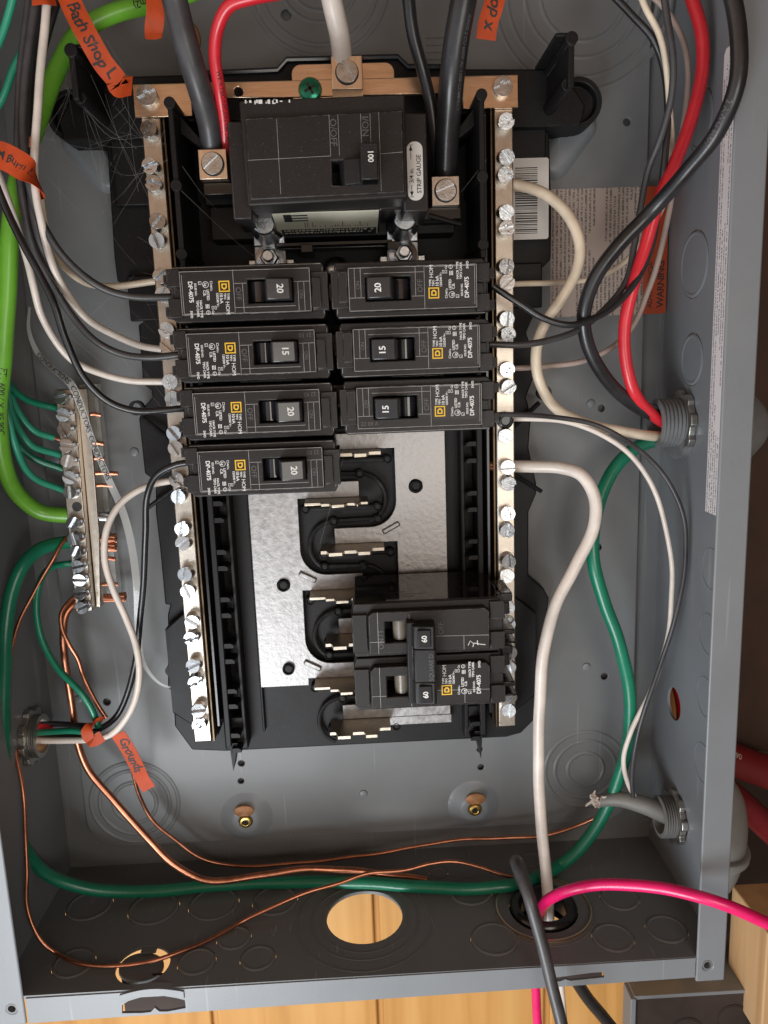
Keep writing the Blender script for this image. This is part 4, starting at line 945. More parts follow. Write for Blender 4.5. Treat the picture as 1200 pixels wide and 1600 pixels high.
# --- upper left: the feeders and the bundle
w = wire('feeder_wire', 'thick black feeder running down to the left lug of the main breaker', W_GRY, .205, [(262, -60, 3.0), (272, 0, 2.8), (292, 75, 2.6), (312, 140, 2.3), (328, 195, 1.9), (333, 245, 1.6)], n=18)
w = wire('feeder_wire', 'thick black feeder with faint print running down to the right lug', W_BLK, .215, [(734, -60, 3.0), (724, 0, 2.9), (714, 60, 2.7), (706, 130, 2.4), (699, 210, 1.9), (696, 285, 1.5)], n=18)
print_on(w, 'AWG 2 CU 600V AL 1350 COMPACT', .09, .7, GREYP, off=.7)
w = wire('feeder_wire', 'thick off-white neutral feeder entering the top centre lug', W_WHT, .175, [(508, -60, 2.6), (518, 0, 2.4), (530, 55, 2.1), (536, 110, 1.7)], n=18)
w = wire('red_wire', 'red wire bending down behind the left feeder into the main breaker lug', W_RED, .105, [(440, -12, 2.9), (395, -3, 2.9), (358, 10, 2.8), (339, 45, 2.6), (335, 90, 2.4), (343, 140, 2.2), (350, 190, 1.9), (353, 240, 1.6)], n=14)
print_on(w, 'WEIKTEC-NYLON OR T90', .10, 1.9, INK, off=.35)
w = wire('black_wire', 'black wire slanting down behind the right feeder toward the right lug', W_BLK, .11, [(634, -40, 2.4), (645, 50, 2.2), (662, 115, 2.0), (674, 165, 1.9), (681, 225, 1.7), (688, 300, 1.4)], n=14)
lime = wire('lime_wire', 'fat lime green cable curving down the far left into the ground bar', W_LIM, .16,
     [(330, -25, 1.2), (250, 3, 1.3), (180, 20, 1.5), (125, 52, 1.6), (88, 110, 1.7), (62, 180, 1.9), (38, 250, 2.1), (20, 330, 2.2), (12, 430, 2.2), (5, 560, 2.1), (-2, 650, 1.9), (4, 715, 1.6), (24, 768, 1.2), (62, 799, .85), (118, 806, .70)], n=18)
print_on(lime, 'FT1 600V XLPE 90C', .16, 8.55, INK, off=.2)
print_on(lime, '6AWG (13.3mm2)', .16, .3, INK, off=-.2)
GW = 'pale green wires landing on the ground bar'
for i, (pts, lb, mt) in enumerate([
    ([(2, 540, 1.5), (14, 598, 1.4), (45, 626, 1.0), (95, 639, .62)], 'topmost green wire reaching the ground bar', W_GRN),
    ([(6, 560, 1.3), (20, 626, 1.2), (52, 672, .9), (84, 684, .66)], 'green wire with a bare copper tip at the third ground bar screw', W_TEA),
    ([(8, 575, 1.5), (20, 650, 1.3), (50, 695, 1.0), (94, 711, .66)], 'green wire into the ground bar just under the copper tipped one', W_TEA),
    ([(0, 600, 1.2), (14, 668, 1.1), (45, 712, .9), (98, 733, .64)], 'bright green wire looping low to the middle of the ground bar', W_GRN),
    ([(0, 585, 1.6), (22, 690, 1.5), (48, 742, 1.1), (102, 767, .66)], 'lowest pale green wire, just above the lime cable on the ground bar', W_TEA)]):
    w = wire('green_wire', lb, mt, .068, pts, GW)
    if i == 1: tip(w, COPPER, [(82, 683, .67), (92, 686, .66), (100, 688, .64)], .04)
wire('green_wire', 'green wire crossing the very top left corner', W_TEA, .065, [(26, -30, 2.6), (14, 20, 2.5), (0, 60, 2.4), (-20, 100, 2.3)], None)
wire('green_wire', 'pale green wire passing behind the black bundle at the upper left', W_TEA, .065, [(72, -20, 1.8), (58, 30, 1.8), (40, 70, 1.8), (20, 110, 1.8), (5, 150, 1.8), (-25, 200, 1.8)], None)
BG = 'black wires of the upper left bundle'; WG = 'white wires of the upper left bundle'
wire('black_wire', 'dusty black wire arching to the top left breaker', W_GRY, .068, [(60, -40, 2.9), (50, 40, 2.9), (40, 120, 2.9), (36, 200, 2.9), (42, 270, 2.9), (58, 330, 2.8), (85, 382, 2.7), (108, 411, 2.6), (140, 438, 2.5), (172, 455, 2.4), (212, 464, 2.3), (272, 464, 2.2)], BG)
wire('black_wire', 'dusty black wire arching to the second left breaker', W_GRY, .066, [(50, -40, 2.7), (38, 60, 2.7), (30, 150, 2.7), (28, 240, 2.7), (36, 320, 2.7), (55, 395, 2.6), (82, 446, 2.5), (112, 492, 2.4), (148, 532, 2.3), (190, 553, 2.2), (235, 558, 2.2), (285, 554, 2.2)], BG)
wire('black_wire', 'shiny black wire falling steeply to the third left breaker', W_BLK, .064, [(-20, 250, 3.1), (6, 320, 3.0), (35, 380, 3.0), (62, 430, 3.0), (85, 475, 3.0), (103, 530, 2.9), (130, 588, 2.7), (168, 627, 2.5), (210, 642, 2.4), (262, 640, 2.3), (300, 636, 2.2)], BG)
wire('black_wire', 'thin striped black wire beside the white one at the upper left', W_BLK, .06, [(100, -30, 2.2), (78, 40, 2.2), (60, 110, 2.2), (48, 170, 2.3), (43, 230, 2.4), (48, 300, 2.4), (56, 350, 2.3), (75, 400, 2.2), (100, 460, 2.2)], BG)
wire('black_wire', 'wide dusty black wire hanging in the middle of the upper left bundle', W_GRY, .078, [(68, -40, 2.5), (56, 40, 2.5), (46, 120, 2.5), (42, 200, 2.6), (46, 280, 2.6), (56, 350, 2.6), (74, 410, 2.4), (98, 455, 2.2)], BG)
wa = wire('white_wire', 'long white wire sweeping from top left to the second left breaker', W_WHT, .066, [(75, -40, 3.0), (72, 20, 3.0), (66, 90, 3.0), (60, 160, 3.0), (54, 230, 3.0), (55, 300, 2.9), (65, 350, 2.8), (77, 395, 2.6), (92, 435, 2.4), (112, 468, 2.2), (140, 500, 2.0), (175, 522, 1.7), (222, 541, 1.35), (262, 547, 1.22)], WG)
wb = wire('white_wire', 'short white wire running level behind the black one to the top of the left bar', W_WRM, .064, [(62, 300, 2.4), (70, 350, 2.3), (84, 395, 2.1), (105, 422, 1.9), (137, 442, 1.6), (178, 447, 1.3), (238, 440, 1.2), (258, 438, 1.2)], WG)
wc = wire('white_wire', 'white wire from the left edge curving under the others to the third bar screw', W_WHT, .066, [(-15, 240, 2.8), (8, 300, 2.7), (28, 355, 2.5), (42, 405, 2.4), (52, 448, 2.3), (64, 492, 2.1), (88, 535, 1.9), (115, 563, 1.7), (152, 581, 1.5), (200, 594, 1.3), (268, 597, 1.2)], WG)
tip(wa, COPPER, [(48, 214, 2.75), (47, 222, 2.75), (46, 230, 2.75)], .03, 'copper_nick')
# clear cable film
C = spline([at(*p) for p in [(46, 480, .5), (45, 515, .5), (58, 550, .6), (85, 578, .8), (112, 602, .95), (128, 640, .95), (145, 690, .9), (168, 745, .9), (192, 800, .9), (206, 855, .8), (214, 920, .7), (216, 985, .6), (224, 1035, .6), (250, 1068, .6), (288, 1078, .7)]], 8)
wd = [.05 + .10 * min(1, i / 30) if i < len(C) * .8 else max(.03, .15 * (1 - (i / len(C) - .8) * 5)) for i in range(len(C))]
film = MB().ribbon(C, wd, [(1, .3 * math.sin(i * .2), .3 * math.cos(i * .13)) for i in range(len(C))], .01).build('cable_film', CLEAR, None, C[-1])
tag(film, 'thin clear cable film with faint print drifting down past the ground bar', 'cable film'); CURVES[film.name] = (C, .05)
print_on(film, 'CONDUCTORS  CONDUCTORS  CONDUCTORS', .14, 1.0, INK, lift=.01)
# --- lower left
wl_ = wire('white_wire', 'white wire curling from the left connector up to the bottom left breaker', W_WHT, .068, [(55, 1157, 1.1), (100, 1157, 1.2), (140, 1156, 1.35), (172, 1148, 1.5), (197, 1122, 1.6), (213, 1088, 1.6), (218, 1048, 1.6), (211, 1005, 1.6), (196, 965, 1.6), (176, 920, 1.6), (164, 872, 1.6), (168, 824, 1.6), (190, 785, 1.5), (225, 762, 1.4), (285, 748, 1.3)])
wire('black_wire', 'black wire rising behind the white one to the bottom left breaker', W_BLK, .064, [(60, 1150, 1.0), (110, 1150, 1.1), (150, 1142, 1.15), (180, 1122, 1.2), (200, 1080, 1.2), (212, 1030, 1.2), (219, 970, 1.3), (225, 900, 1.4), (227, 830, 1.6), (230, 775, 1.8), (245, 742, 2.0), (275, 726, 2.1), (300, 722, 2.1)])
wire('green_wire', 'green wire dropping from the ground bar to the orange tape', W_GRN, .068, [(115, 880, .62), (98, 882, .7), (78, 888, .9), (63, 908, 1.1), (57, 945, 1.2), (66, 1000, 1.3), (90, 1044, 1.4), (125, 1081, 1.5), (143, 1108, 1.5), (154, 1136, 1.45)])
wire('green_wire', 'short green wire between the left connector and the orange tape', W_GRN, .066, [(48, 1146, 1.15), (85, 1143, 1.25), (120, 1142, 1.35), (150, 1148, 1.4)])
wire('red_wire', 'short red wire end inside the left connector', W_RED, .07, [(40, 1135, .95), (70, 1136, 1.0), (82, 1140, 1.0)])
wire('black_wire', 'short black stub beside the red one at the left connector', W_BLK, .06, [(60, 1132, .9), (95, 1131, 1.0), (135, 1134, 1.2)])
wire('green_wire', 'thick dark green cable sweeping round the bottom from the ground bar to the right connector', W_GRN, .135,
     [(118, 846, .62), (90, 849, .8), (62, 858, 1.1), (38, 880, 1.4), (20, 920, 1.6), (10, 980, 1.8), (6, 1060, 1.9), (5, 1140, 2.0), (9, 1210, 2.0), (20, 1280, 1.9), (42, 1332, 1.7), (78, 1368, 1.5), (125, 1386, 1.35), (190, 1393, 1.2), (260, 1390, 1.1), (340, 1383, 1.0), (420, 1379, 1.0), (500, 1377, 1.0), (580, 1380, 1.0), (670, 1386, 1.0), (760, 1387, 1.0), (825, 1377, 1.0), (880, 1348, 1.0), (922, 1305, 1.0), (950, 1258, 1.0), (972, 1200, 1.1), (983, 1140, 1.2), (982, 1070, 1.3), (966, 1000, 1.4), (944, 940, 1.4), (928, 885, 1.4), (927, 830, 1.3), (940, 775, 1.2), (965, 725, 1.1), (1000, 696, 1.0), (1050, 682, 1.0)], n=18)
c1 = wire('copper_wire', 'heavy bare copper conductor from the ground bar along the bottom', COPPER, .078,
     [(140, 940, .62), (120, 942, .8), (104, 958, .95), (99, 990, 1.0), (105, 1050, 1.0), (113, 1110, .95), (122, 1165, .9), (140, 1205, .9), (178, 1250, .95), (232, 1312, 1.1), (271, 1350, 1.2), (315, 1373, 1.25), (356, 1376, 1.25), (417, 1366, 1.2), (480, 1358, 1.15), (540, 1359, 1.1), (590, 1365, 1.05), (640, 1371, 1.0), (668, 1375, .95)])
wire('copper_wire', 'bare copper wire twisting off the heavy one toward the orange tape', COPPER, .045, [(135, 925, .66), (112, 935, .9), (96, 955, 1.1), (96, 980, 1.2), (106, 1005, 1.25), (122, 1030, 1.2), (133, 1062, 1.2), (148, 1094, 1.25), (166, 1122, 1.3)])
wire('copper_wire', 'thin bare copper wire from the tape across the back to the frayed jacket', COPPER, .042, [(185, 1150, 1.2), (205, 1195, .8), (219, 1245, .6), (235, 1275, .55), (262, 1304, .5), (306, 1337, .45), (355, 1351, .4), (430, 1351, .4), (500, 1346, .4), (600, 1331, .45), (700, 1315, .5), (780, 1309, .6), (840, 1306, .7), (905, 1290, .85), (955, 1265, 1.0)])
wire('copper_wire', 'long thin copper wire hanging in a wide loop over the bottom knockouts', COPPER, .042,
     [(118, 828, .66), (98, 848, .9), (80, 880, 1.1), (55, 922, 1.2), (30, 970, 1.3), (14, 1050, 1.4), (14, 1120, 1.5), (22, 1170, 1.7), (35, 1230, 2.0), (41, 1300, 2.2), (42, 1360, 2.4), (42, 1420, 2.6), (62, 1467, 2.7), (100, 1494, 2.7), (165, 1510, 2.7), (235, 1503, 2.6), (300, 1480, 2.4), (350, 1454, 2.2), (420, 1420, 2.0), (480, 1396, 1.8), (530, 1379, 1.6), (578, 1363, 1.45), (640, 1358, 1.4), (672, 1351, 1.35), (706, 1347, 1.3), (750, 1356, 1.3), (805, 1372, 1.3)])
# --- right side
CBL = wire('black_wire', 'thick glossy black cable sweeping from the top right down into the upper right connector', W_BLK, .130,
     [(1128, -50, 3.9), (1145, 0, 4.0), (1154, 60, 4.05), (1151, 133, 4.0), (1121, 207, 3.7), (1074, 267, 3.2), (1017, 331, 2.6), (965, 385, 2.4), (928, 438, 2.2), (913, 492, 2.0), (919, 542, 1.8), (942, 585, 1.6), (975, 621, 1.4), (1028, 650, 1.2), (1075, 660, 1.1)], n=18)
print_on(CBL, '2 AWG 600V', .13, 1.9, GREYP, off=-.3)
wire('red_wire', 'thick red cable sweeping from the top right down into the upper right connector', W_RED, .118,
     [(1068, -40, 1.7), (1082, 0, 1.8), (1096, 50, 1.9), (1096, 117, 1.9), (1081, 183, 1.9), (1057, 250, 1.9), (1030, 312, 1.9), (1008, 385, 1.8), (988, 450, 1.8), (977, 510, 1.7), (978, 563, 1.6), (990, 610, 1.5), (1010, 640, 1.3), (1045, 664, 1.15), (1080, 668, 1.1)], n=16)
wire('white_wire', 'thick off-white cable in an S from the right screw bar to the upper right connector', W_WRM, .104,
     [(778, 287, 1.2), (812, 290, 1.25), (850, 303, 1.5), (886, 335, 1.7), (905, 378, 1.8), (902, 420, 1.8), (878, 466, 1.8), (852, 503, 1.7), (838, 548, 1.7), (842, 595, 1.6), (868, 637, 1.5), (915, 660, 1.4), (973, 674, 1.3), (1040, 683, 1.1), (1080, 680, 1.1)], n=16)
big = wire('white_wire', 'thick white cable from the right screw bar down into the bottom bushing', W_WHT, .122,
     [(780, 728, 1.2), (830, 729, 1.3), (875, 731, 1.5), (908, 743, 1.7), (929, 778, 1.8), (927, 828, 1.8), (900, 882, 1.8), (868, 945, 1.8), (851, 1010, 1.8), (844, 1100, 1.8), (841, 1180, 1.8), (844, 1260, 1.8), (851, 1340, 1.8), (856, 1410, 1.9), (857, 1470, 2.0)], n=18, floor=False)
m = MB(); C = spline([at(*p) for p in [(762, 727, 1.2), (772, 728, 1.2), (784, 728, 1.2)]], 3)
for a in range(6): m.tube([p + Vector((0, .06 * math.cos(a), .06 * math.sin(a))) for p in C], .03, 6)
m.build('bare_end', COPPER, big)
TW = 'thin wires at the right side'
t1 = wire('white_wire', 'thin off-white wire from the right bar down to the frayed jacket', W_WHT, .052, [(785, 655, 1.2), (830, 655, 1.3), (880, 658, 1.4), (935, 676, 1.5), (978, 704, 1.5), (1015, 752, 1.5), (1038, 815, 1.5), (1050, 880, 1.5), (1049, 940, 1.5), (1040, 1010, 1.5), (1015, 1085, 1.5), (985, 1145, 1.5), (974, 1185, 1.4), (981, 1225, 1.3), (1000, 1258, 1.3)])
wire('black_wire', 'thin glossy black wire crossing the white one on its way to lower right', W_GRY, .048, [(765, 648, 2.2), (800, 647, 2.1), (860, 651, 1.9), (915, 660, 1.8), (960, 678, 1.8), (1005, 708, 1.7), (1045, 752, 1.7), (1068, 810, 1.7), (1070, 880, 1.7), (1058, 955, 1.7), (1035, 1030, 1.6), (1008, 1105, 1.6), (993, 1165, 1.5), (988, 1215, 1.4), (990, 1260, 1.3)])
wire('black_wire', 'black wire looping from the right side to the top right breaker', W_BLK, .062, [(945, -20, 2.0), (985, 22, 2.0), (1020, 62, 2.0), (1038, 110, 1.9), (1044, 170, 1.9), (1038, 250, 1.9), (1030, 310, 1.8), (1018, 385, 1.8), (994, 440, 1.9), (960, 478, 2.0), (925, 498, 2.1), (890, 508, 2.2), (850, 498, 2.2), (812, 475, 2.2), (770, 447, 2.2)])
wire('black_wire', 'black wire looping from the right side to the middle right breaker', W_GRY, .062, [(1036, -20, 2.3), (1042, 30, 2.3), (1051, 90, 2.3), (1049, 150, 2.2), (1035, 210, 2.0), (1012, 270, 1.7), (1000, 330, 1.6), (990, 385, 1.6), (978, 440, 1.7), (945, 484, 1.8), (905, 515, 1.9), (860, 531, 2.1), (815, 538, 2.2), (765, 538, 2.2)])
wire('white_wire', 'thin white wire at the top right bending left over the printed sheet', W_WRM, .055, [(995, -25, 2.2), (1008, 10, 2.2), (1030, 55, 2.2), (1042, 115, 2.1), (1047, 180, 1.9), (1050, 250, 1.5), (1040, 310, 1.2), (1012, 365, .9), (975, 410, .8), (925, 435, .8), (870, 441, .9), (830, 443, 1.1), (785, 445, 1.2)], TW)
t2 = wire('pinkish_wire', 'dull pinkish wire behind the red cable, bending left to the right bar', W_PNK2, .055, [(1010, -15, 1.3), (1045, 20, 1.3), (1068, 65, 1.3), (1075, 120, 1.3), (1068, 190, 1.3), (1056, 270, 1.2), (1046, 330, 1.1), (1030, 400, 1.1), (1012, 455, 1.1), (990, 508, 1.1), (958, 542, 1.1), (917, 562, 1.1), (865, 571, 1.15), (785, 577, 1.2)])
# magenta and black through the bottom bushing
wire('magenta_wire', 'bright magenta cable arching out of the bottom bushing over the right flange', W_MAG, .112, [(835, 1490, 1.6), (842, 1440, 2.2), (852, 1411, 2.6), (886, 1391, 3.0), (945, 1382, 3.4), (1030, 1388, 3.9), (1096, 1401, 4.25), (1140, 1416, 4.4), (1220, 1452, 4.5)], n=16, floor=False)
b5 = wire('black_wire', 'stiff black cable end standing out of the bottom bushing and over the front lip', W_GRY, .115, [(848, 1470, 2.0), (832, 1420, 2.2), (815, 1375, 2.5), (806, 1346, 2.9), (811, 1352, 3.4), (824, 1395, 3.9), (841, 1455, 4.15), (858, 1520, 4.35), (872, 1575, 4.5), (888, 1650, 4.7)], n=16, floor=False)
# wires below the box, outside
wire('magenta_wire', 'short magenta wire showing below the front lip', W_MAG, .10, [(832, 1480, 2.0), (838, 1560, 2.0), (845, 1680, 2.0)], floor=False)
wire('white_wire', 'short white wire showing below the front lip', W_WHT, .085, [(868, 1490, 1.7), (878, 1560, 1.6), (886, 1680, 1.5)], floor=False)
wire('black_wire', 'black wire slanting away below the front lip', W_BLK, .14, [(880, 1500, 1.6), (915, 1555, 1.5), (945, 1592, 1.4), (1010, 1670, 1.3)], floor=False)
# ================================================================== connectors, bushing, tape
def locknut(m, c, axis, r0, r1, h, n=8, a0=0, teeth=.07):
    ax = Vector(axis).normalized(); q = Vector((0, 0, 1)).rotation_difference(ax); out = []
    N_ = n * 8
    for i in range(N_):
        a = 2 * math.pi * i / N_; ph = (i % 8) / 8; rr_ = r1 + (teeth if ph < .5 else 0); out.append((rr_ * math.cos(a + a0), rr_ * math.sin(a + a0)))
    T = lambda p: tuple(Vector(c) + q @ Vector(p))
    m.prism(out, 0, h, [circ(0, 0, r0, 32)], T=T)
def connector(label, c, axis, r, ln, body, group=None):
    t = thing('cable_connector', c, label, 'cable connector', group)
    a = Vector(axis).normalized()
    m = MB()
    prof = [(r * .78, ln), (r * .86, ln)]
    for k in range(7): z = ln * (1 - (k + .5) / 8); prof += [(r * .98, z + .012), (r * .98, z - .012), (r * .90, z - .035)]
    prof += [(r * .95, 0), (r * .78, 0), (r * .78, ln)]
    m.lathe(prof, c, 36, axis, cap=False); m.build('threaded_sleeve', body, t, ang=20)
    m = MB(); locknut(m, Vector(c) + a * .01, axis, r * .95, r * 1.16, .13); m.build('locknut', NUT, t, bevel=.015)
    return t
connector('upper right grey threaded connector gripped by a pale metal locknut, wires entering', (BX, -2.62, 1.09), (-1, 0, 0), .50, .62, PVCG)
connector('lower right grey threaded connector beside the torn white cable jacket', (BX, -11.15, 1.45), (-1, .05, 0), .45, .42, CAST)
connector('shiny cast connector in the left wall with green, red and white wires', (-BX, -8.7, 1.11), (1, 0, 0), .46, .30, NUT)
# torn jacket at the lower right connector
C = spline([(6.75, -11.12, 1.45), (6.2, -10.9, 1.35), (5.75, -10.83, 1.2), (5.5, -10.88, 1.1), (5.25, -10.95, 1.02)], 6)
jk = MB().tube(C, [.22 - .08 * min(1, i / 18) for i in range(len(C))], 16).build('cable_jacket', CAST, None, C[0]); tag(jk, 'short grey cable jacket leaving the lower right connector with a frayed end', 'cable jacket')
m = MB(); rr = random.Random(2)
for k in range(16):
    p = Vector((5.15, -10.92, 1.1)); d = Vector((rr.uniform(-1, .4), rr.uniform(-.8, .9), rr.uniform(-.2, .8))).normalized(); q_ = p + Vector((rr.uniform(-.05, .2), rr.uniform(-.12, .14), 0))
    m.ribbon([q_, q_ + d * .10, q_ + d * rr.uniform(.14, .22) + Vector((0, 0, .03))], [.07, .06, .02], [(d.y, -d.x, .3)] * 3, .015)
m.build('frayed_end', W_WHT, jk)
# black bushing in the bottom wall
bu = thing('bushing', (3.8, BY0, 2.15), 'glossy black round bushing in the bottom wall with three cables through it', 'bushing')
m = MB(); m.lathe([(.66, 0), (.70, .03), (.68, .10), (.60, .14), (.52, .10), (.50, -.35), (.64, -.35), (.66, 0)], (3.8, BY0 + .01, 2.15), 40, (0, 1, 0), cap=False); m.build('collar', BLKS, bu, ang=60)
m = MB(); m.lathe([(.72, -.06), (.72, -.5), (.5, -.5)], (3.8, BY0, 2.15), 30, (0, 1, 0), cap=False); m.build('throat', BLKS, bu)
def tape(label, pts, w, sides, txt=None, size=.2, s0=.1, cat='tape flag', wv=0, mirror=False):
    C = spline([at(*p) for p in pts], 6); n = len(C)
    sd = [Vector(sides[0]).lerp(Vector(sides[1]), i / (n - 1)) + Vector((0, 0, wv * math.sin(i * .7))) for i in range(n)]
    o = MB().ribbon(C, w, sd, .010).build('orange_tape', TAPE, None, C[0]); tag(o, label, cat)
    if txt:
        L = [0]
        for a, b in zip(C, C[1:]): L.append(L[-1] + (b - a).length)
        V, F = glyphs(txt, .018); vs = []; rr = random.Random(len(txt))
        for (u, v) in V:
            s = s0 + u * size; i = 0
            while i < n - 2 and L[i + 1] < s: i += 1
            f = (s - L[i]) / (L[i + 1] - L[i]); p = C[i].lerp(C[i + 1], f); t = (C[i + 1] - C[i]).normalized()
            side = (sd[i] - t * sd[i].dot(t)).normalized(); nn = t.cross(side).normalized()
            if nn.dot(CC - p) < 0: nn = -nn; 
            upv = nn.cross(t)
            vs.append(p + upv * ((v - .30) * size + .02 * math.sin(u * 5)) + nn * .011 + t * (v * .06 * size * 2))
        MB()._add(vs, F).build('handwriting', INK, o, smooth=False)
    return o
tape('orange tape flag with handwriting Bath Shop hanging over the upper left hook', [(98, -25, 3.0), (118, 20, 3.0), (140, 62, 2.95), (162, 100, 2.8), (182, 125, 2.7), (186, 136, 2.65), (206, 134, 2.5)], .34, [(.85, .5, 0), (.75, .65, 0)], 'Bath Shop L', .25, .30, wv=.1)
tape('orange tape flag with no writing in view, left of the feeder at the top', [(240, -20, 2.4), (243, 20, 2.4), (240, 50, 2.3), (240, 62, 2.3)], [.30] * 18 + [.02], [(1, .1, .1), (1, .5, .2)])
tape('orange tape flag with the letters x do hanging beside the right feeder', [(759, 62, 2.4), (763, 35, 2.45), (772, 5, 2.5), (780, -40, 2.5)], .33, [(1, -.3, 0), (1, -.1, .1)], 'x door', .27, .12)
tape('orange tape wrapped round the upper left bundle with handwriting Burn LT', [(-16, 240, 3.2), (5, 244, 3.3), (28, 256, 3.35), (48, 270, 3.3), (60, 284, 3.15), (60, 290, 2.9), (54, 292, 2.4)], .42, [(-.12, 1, 0), (-.45, 1, 0)], 'M Burn LT', .18, .17)
tape('end of the orange bundle tape curling back behind the wires', [(57, 300, 2.85), (50, 312, 2.5), (40, 325, 2.3), (33, 340, 2.2)], .16, [(1, .4, 0), (.8, .4, .3)])
tape('small orange tape at the very top left edge of the picture', [(50, 0, 3.1), (70, -2, 3.15), (86, 0, 3.0)], .16, [(0, 1, 0), (0, 1, 0)])
tape('orange tape wrapped round the wires by the left connector', [(160, 1126, 1.4), (146, 1128, 1.62), (136, 1142, 1.72), (143, 1158, 1.72), (160, 1150, 1.7)], [.20] * 12 + [.24] * 13, [(.5, 1, 0), (.75, -1, 0)])
tape('long orange tape tail with handwriting below the left connector', [(184, 1146, 1.4), (197, 1166, 1.35), (211, 1192, 1.25), (223, 1218, 1.15), (233, 1233, 1.15)], .30, [(.9, .55, 0), (.95, .3, 0)], 'Grounds', .27, .14)
# ================================================================== outside at the right
el = thing('conduit_elbow', (8.4, -13.5, 0), 'bulky pale grey conduit elbow outside the lower right corner', 'conduit')
C = spline([(7.0, -10.9, .8), (7.6, -10.95, .7), (8.0, -11.4, .6), (8.15, -12.4, .5), (8.0, -13.4, .3), (7.3, -14.0, .1), (6.2, -14.1, 0)], 7)
m = MB(); m.tube(C, [.66 + .08 * math.sin(i * .09) for i in range(len(C))], 28); m.build('bend', CAST, el, ang=50)
m = MB(); m.lathe([(.82, -.12), (.86, -.08), (.86, .08), (.82, .12)], (8.12, -12.55, .5), 32, (.1, 1, .1)); m.build('hub', CAST, el, bevel=.03)
m = MB(); m.lathe([(.86, 0), (.86, .5)], (7.25, -10.9, .8), 32, (1, 0, 0)); m.build('dark_cap', DARK, el)
pf = thing('conduit_fitting', (7.6, -2.7, 1.1), 'round grey plastic fitting outside the right wall behind the upper connector', 'conduit')
m = MB(); m.lathe([(.5, -.6), (.62, -.55), (.66, 0), (.75, .2), (.75, .9), (.5, 1.2)], (7.3, -2.75, .9), 32, (1, 0, -.1)); m.build('body', PVCG, pf, ang=50)
m = MB(); m.lathe([(.14, 0), (.14, .12), (.08, .16)], (7.75, -2.72, 1.62), 14, (0, 0, 1)); m.build('screw', ZINC, pf, bevel=.01)
o = wire('red_cable', 'dark red jacketed cable outside the right flange', W_DRD, .42, [(7.05, -10.6, -1.0), (8.5, -11.0, -1.2), (10.2, -11.75, -1.3), (12.5, -12.8, -1.5)], raw=True, n=20)
print_on(o, '90C NMD90', .20, 1.45, W_PNK2, off=.3)
o = wire('red_cable', 'second dark red cable just below the first outside the flange', W_DRD, .35, [(8.2, -11.6, -1.6), (9.6, -12.6, -1.8), (11.2, -14.2, -2.0)], raw=True, n=16)
red_in = wire('red_cable', 'red cable glimpsed through the open hole in the right wall', W_RED, .22, [(7.4, -8.2, -.3), (7.45, -9.1, .4), (7.4, -10.2, .5)], raw=True)
lm = thing('lumber_block', (10.2, -17.9, 0), 'pale cut lumber block at the lower right edge', 'lumber')
def lum(x0, x1, y0, y1, z0, z1, nm='beam'):
    m = MB(); m.box(x0, x1, y0, y1, z0, z1); return m.build(nm, LUMBER, lm, bevel=.04)
lum(9.55, 12.5, -17.9, -14.9, -1.2, .6)
l2 = thing('lumber_stud', (9.6, -13, -2), 'thin lumber stud standing behind the conduit elbow', 'lumber')
m = MB(); m.box(8.7, 9.3, -20, -12.0, -2.2, -1.0); m.build('stud', LUMBER, l2, bevel=.03)
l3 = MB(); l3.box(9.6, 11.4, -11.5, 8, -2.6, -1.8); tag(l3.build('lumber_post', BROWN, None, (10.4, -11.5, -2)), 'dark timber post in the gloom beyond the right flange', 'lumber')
jb = thing('junction_box', (8.6, -18.6, -1), 'dark topped metal junction box at the bottom right corner', 'junction box')
m = MB(); m.box(6.75, 11.6, -21, -17.3 + 0, -2.2, -.3); m.build('body', DARK, jb, bevel=.04)
m = MB(); m.box(6.70, 11.65, -17.32, -17.22, -2.2, -.25); m.box(6.6, 6.74, -21, -17.25, -2.2, -.2); m.build('edge', GREY, jb, bevel=.02)
for x, y in ((8.1, -18.4), (9.3, -18.1), (10.4, -18.5)):
    m = MB(); m.ring((x, y, -.3), .40, .43, -.01, .02, 32); m.cyl((x, y, -.3), .38, 0, .012, 28); m.build('knockout', DARK, jb)
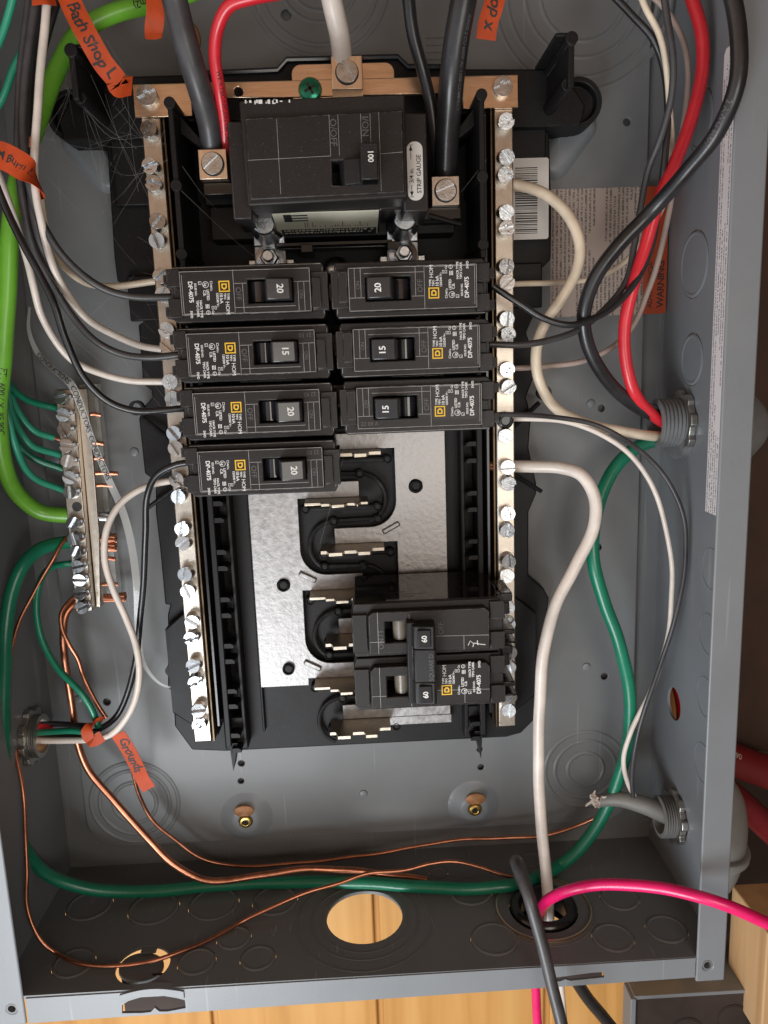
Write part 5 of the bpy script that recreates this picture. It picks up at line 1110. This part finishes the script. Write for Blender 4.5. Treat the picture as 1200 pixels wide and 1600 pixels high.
# ================================================================== cobwebs
m = MB(); rr = random.Random(11)
anchors = [(120, 130, 2.2), (150, 90, 2.4), (100, 180, .6), (150, 155, 1.4), (200, 190, 1.1), (232, 210, 1.5), (170, 330, .6), (215, 300, 1.5), (235, 390, 1.5), (160, 210, .9), (240, 250, 1.7), (60, 130, 3.0), (75, 240, 3.0), (130, 240, .3), (200, 140, 1.3), (180, 260, .8)]
for k in range(34):
    a, b = rr.sample(anchors, 2); A = at(*a) + Vector((rr.uniform(-.3, .3), rr.uniform(-.3, .3), 0)); B = at(*b) + Vector((rr.uniform(-.3, .3), rr.uniform(-.3, .3), 0))
    mid = (A + B) / 2 + Vector((rr.uniform(-.12, .12), -rr.random() * .3, rr.uniform(-.1, .1))); m.tube(spline([A, mid, B], 5), .0024 + .002 * rr.random(), 3)
for a, b in (((275, 290, 2.2), (420, 420, 1.3)), ((215, 370, .9), (330, 430, 1.4)), ((230, 400, .8), (280, 470, 2.9)), ((60, 480, .6), (200, 600, 1.0)), ((150, 470, 1.0), (270, 640, 1.6)), ((175, 540, 1.1), (290, 680, 1.6)), ((90, 430, .8), (230, 590, 1.0)), ((20, 470, .8), (120, 500, .6)), ((285, 260, 2.2), (340, 330, 1.4)), ((210, 430, .9), (80, 540, .9)), ((760, 250, 2.2), (690, 330, 1.5)), ((540, 700, 1.0), (500, 850, 1.0))):
    m.tube([at(*a), (at(*a) + at(*b)) / 2 + Vector((0, -.05, 0)), at(*b)], .0035, 3)
for k in range(22):
    A = at(rr.uniform(20, 250), rr.uniform(420, 640), rr.uniform(.4, 1.2)); d = Vector((rr.uniform(.2, 1), rr.uniform(-1, .2), 0)) * rr.uniform(.3, 1.2); m.tube([A, A + d], .0022, 3)
wb_ = m.build('cobweb', WEB, None, at(150, 200, 1)); tag(wb_, 'fine dusty cobweb threads strung across the upper left corner', 'cobweb', kind='stuff')
m = MB(); rr = random.Random(4)
for k in range(30):
    p = at(rr.uniform(850, 1050), rr.uniform(1255, 1300), rr.uniform(.3, 1.4)); q_ = p + Vector((rr.uniform(-.6, .6), rr.uniform(-.5, .3), rr.uniform(-.3, .3))); m.tube([p, q_], .003, 3)
tag(m.build('cobweb', WEB, None, at(950, 1280, 1)), 'small cobweb below the frayed cable jacket at lower right', 'cobweb', kind='stuff')
print('objects', len(bpy.data.objects), 'tris', sum(len(o.data.polygons) for o in bpy.data.objects if o.type == 'MESH'))
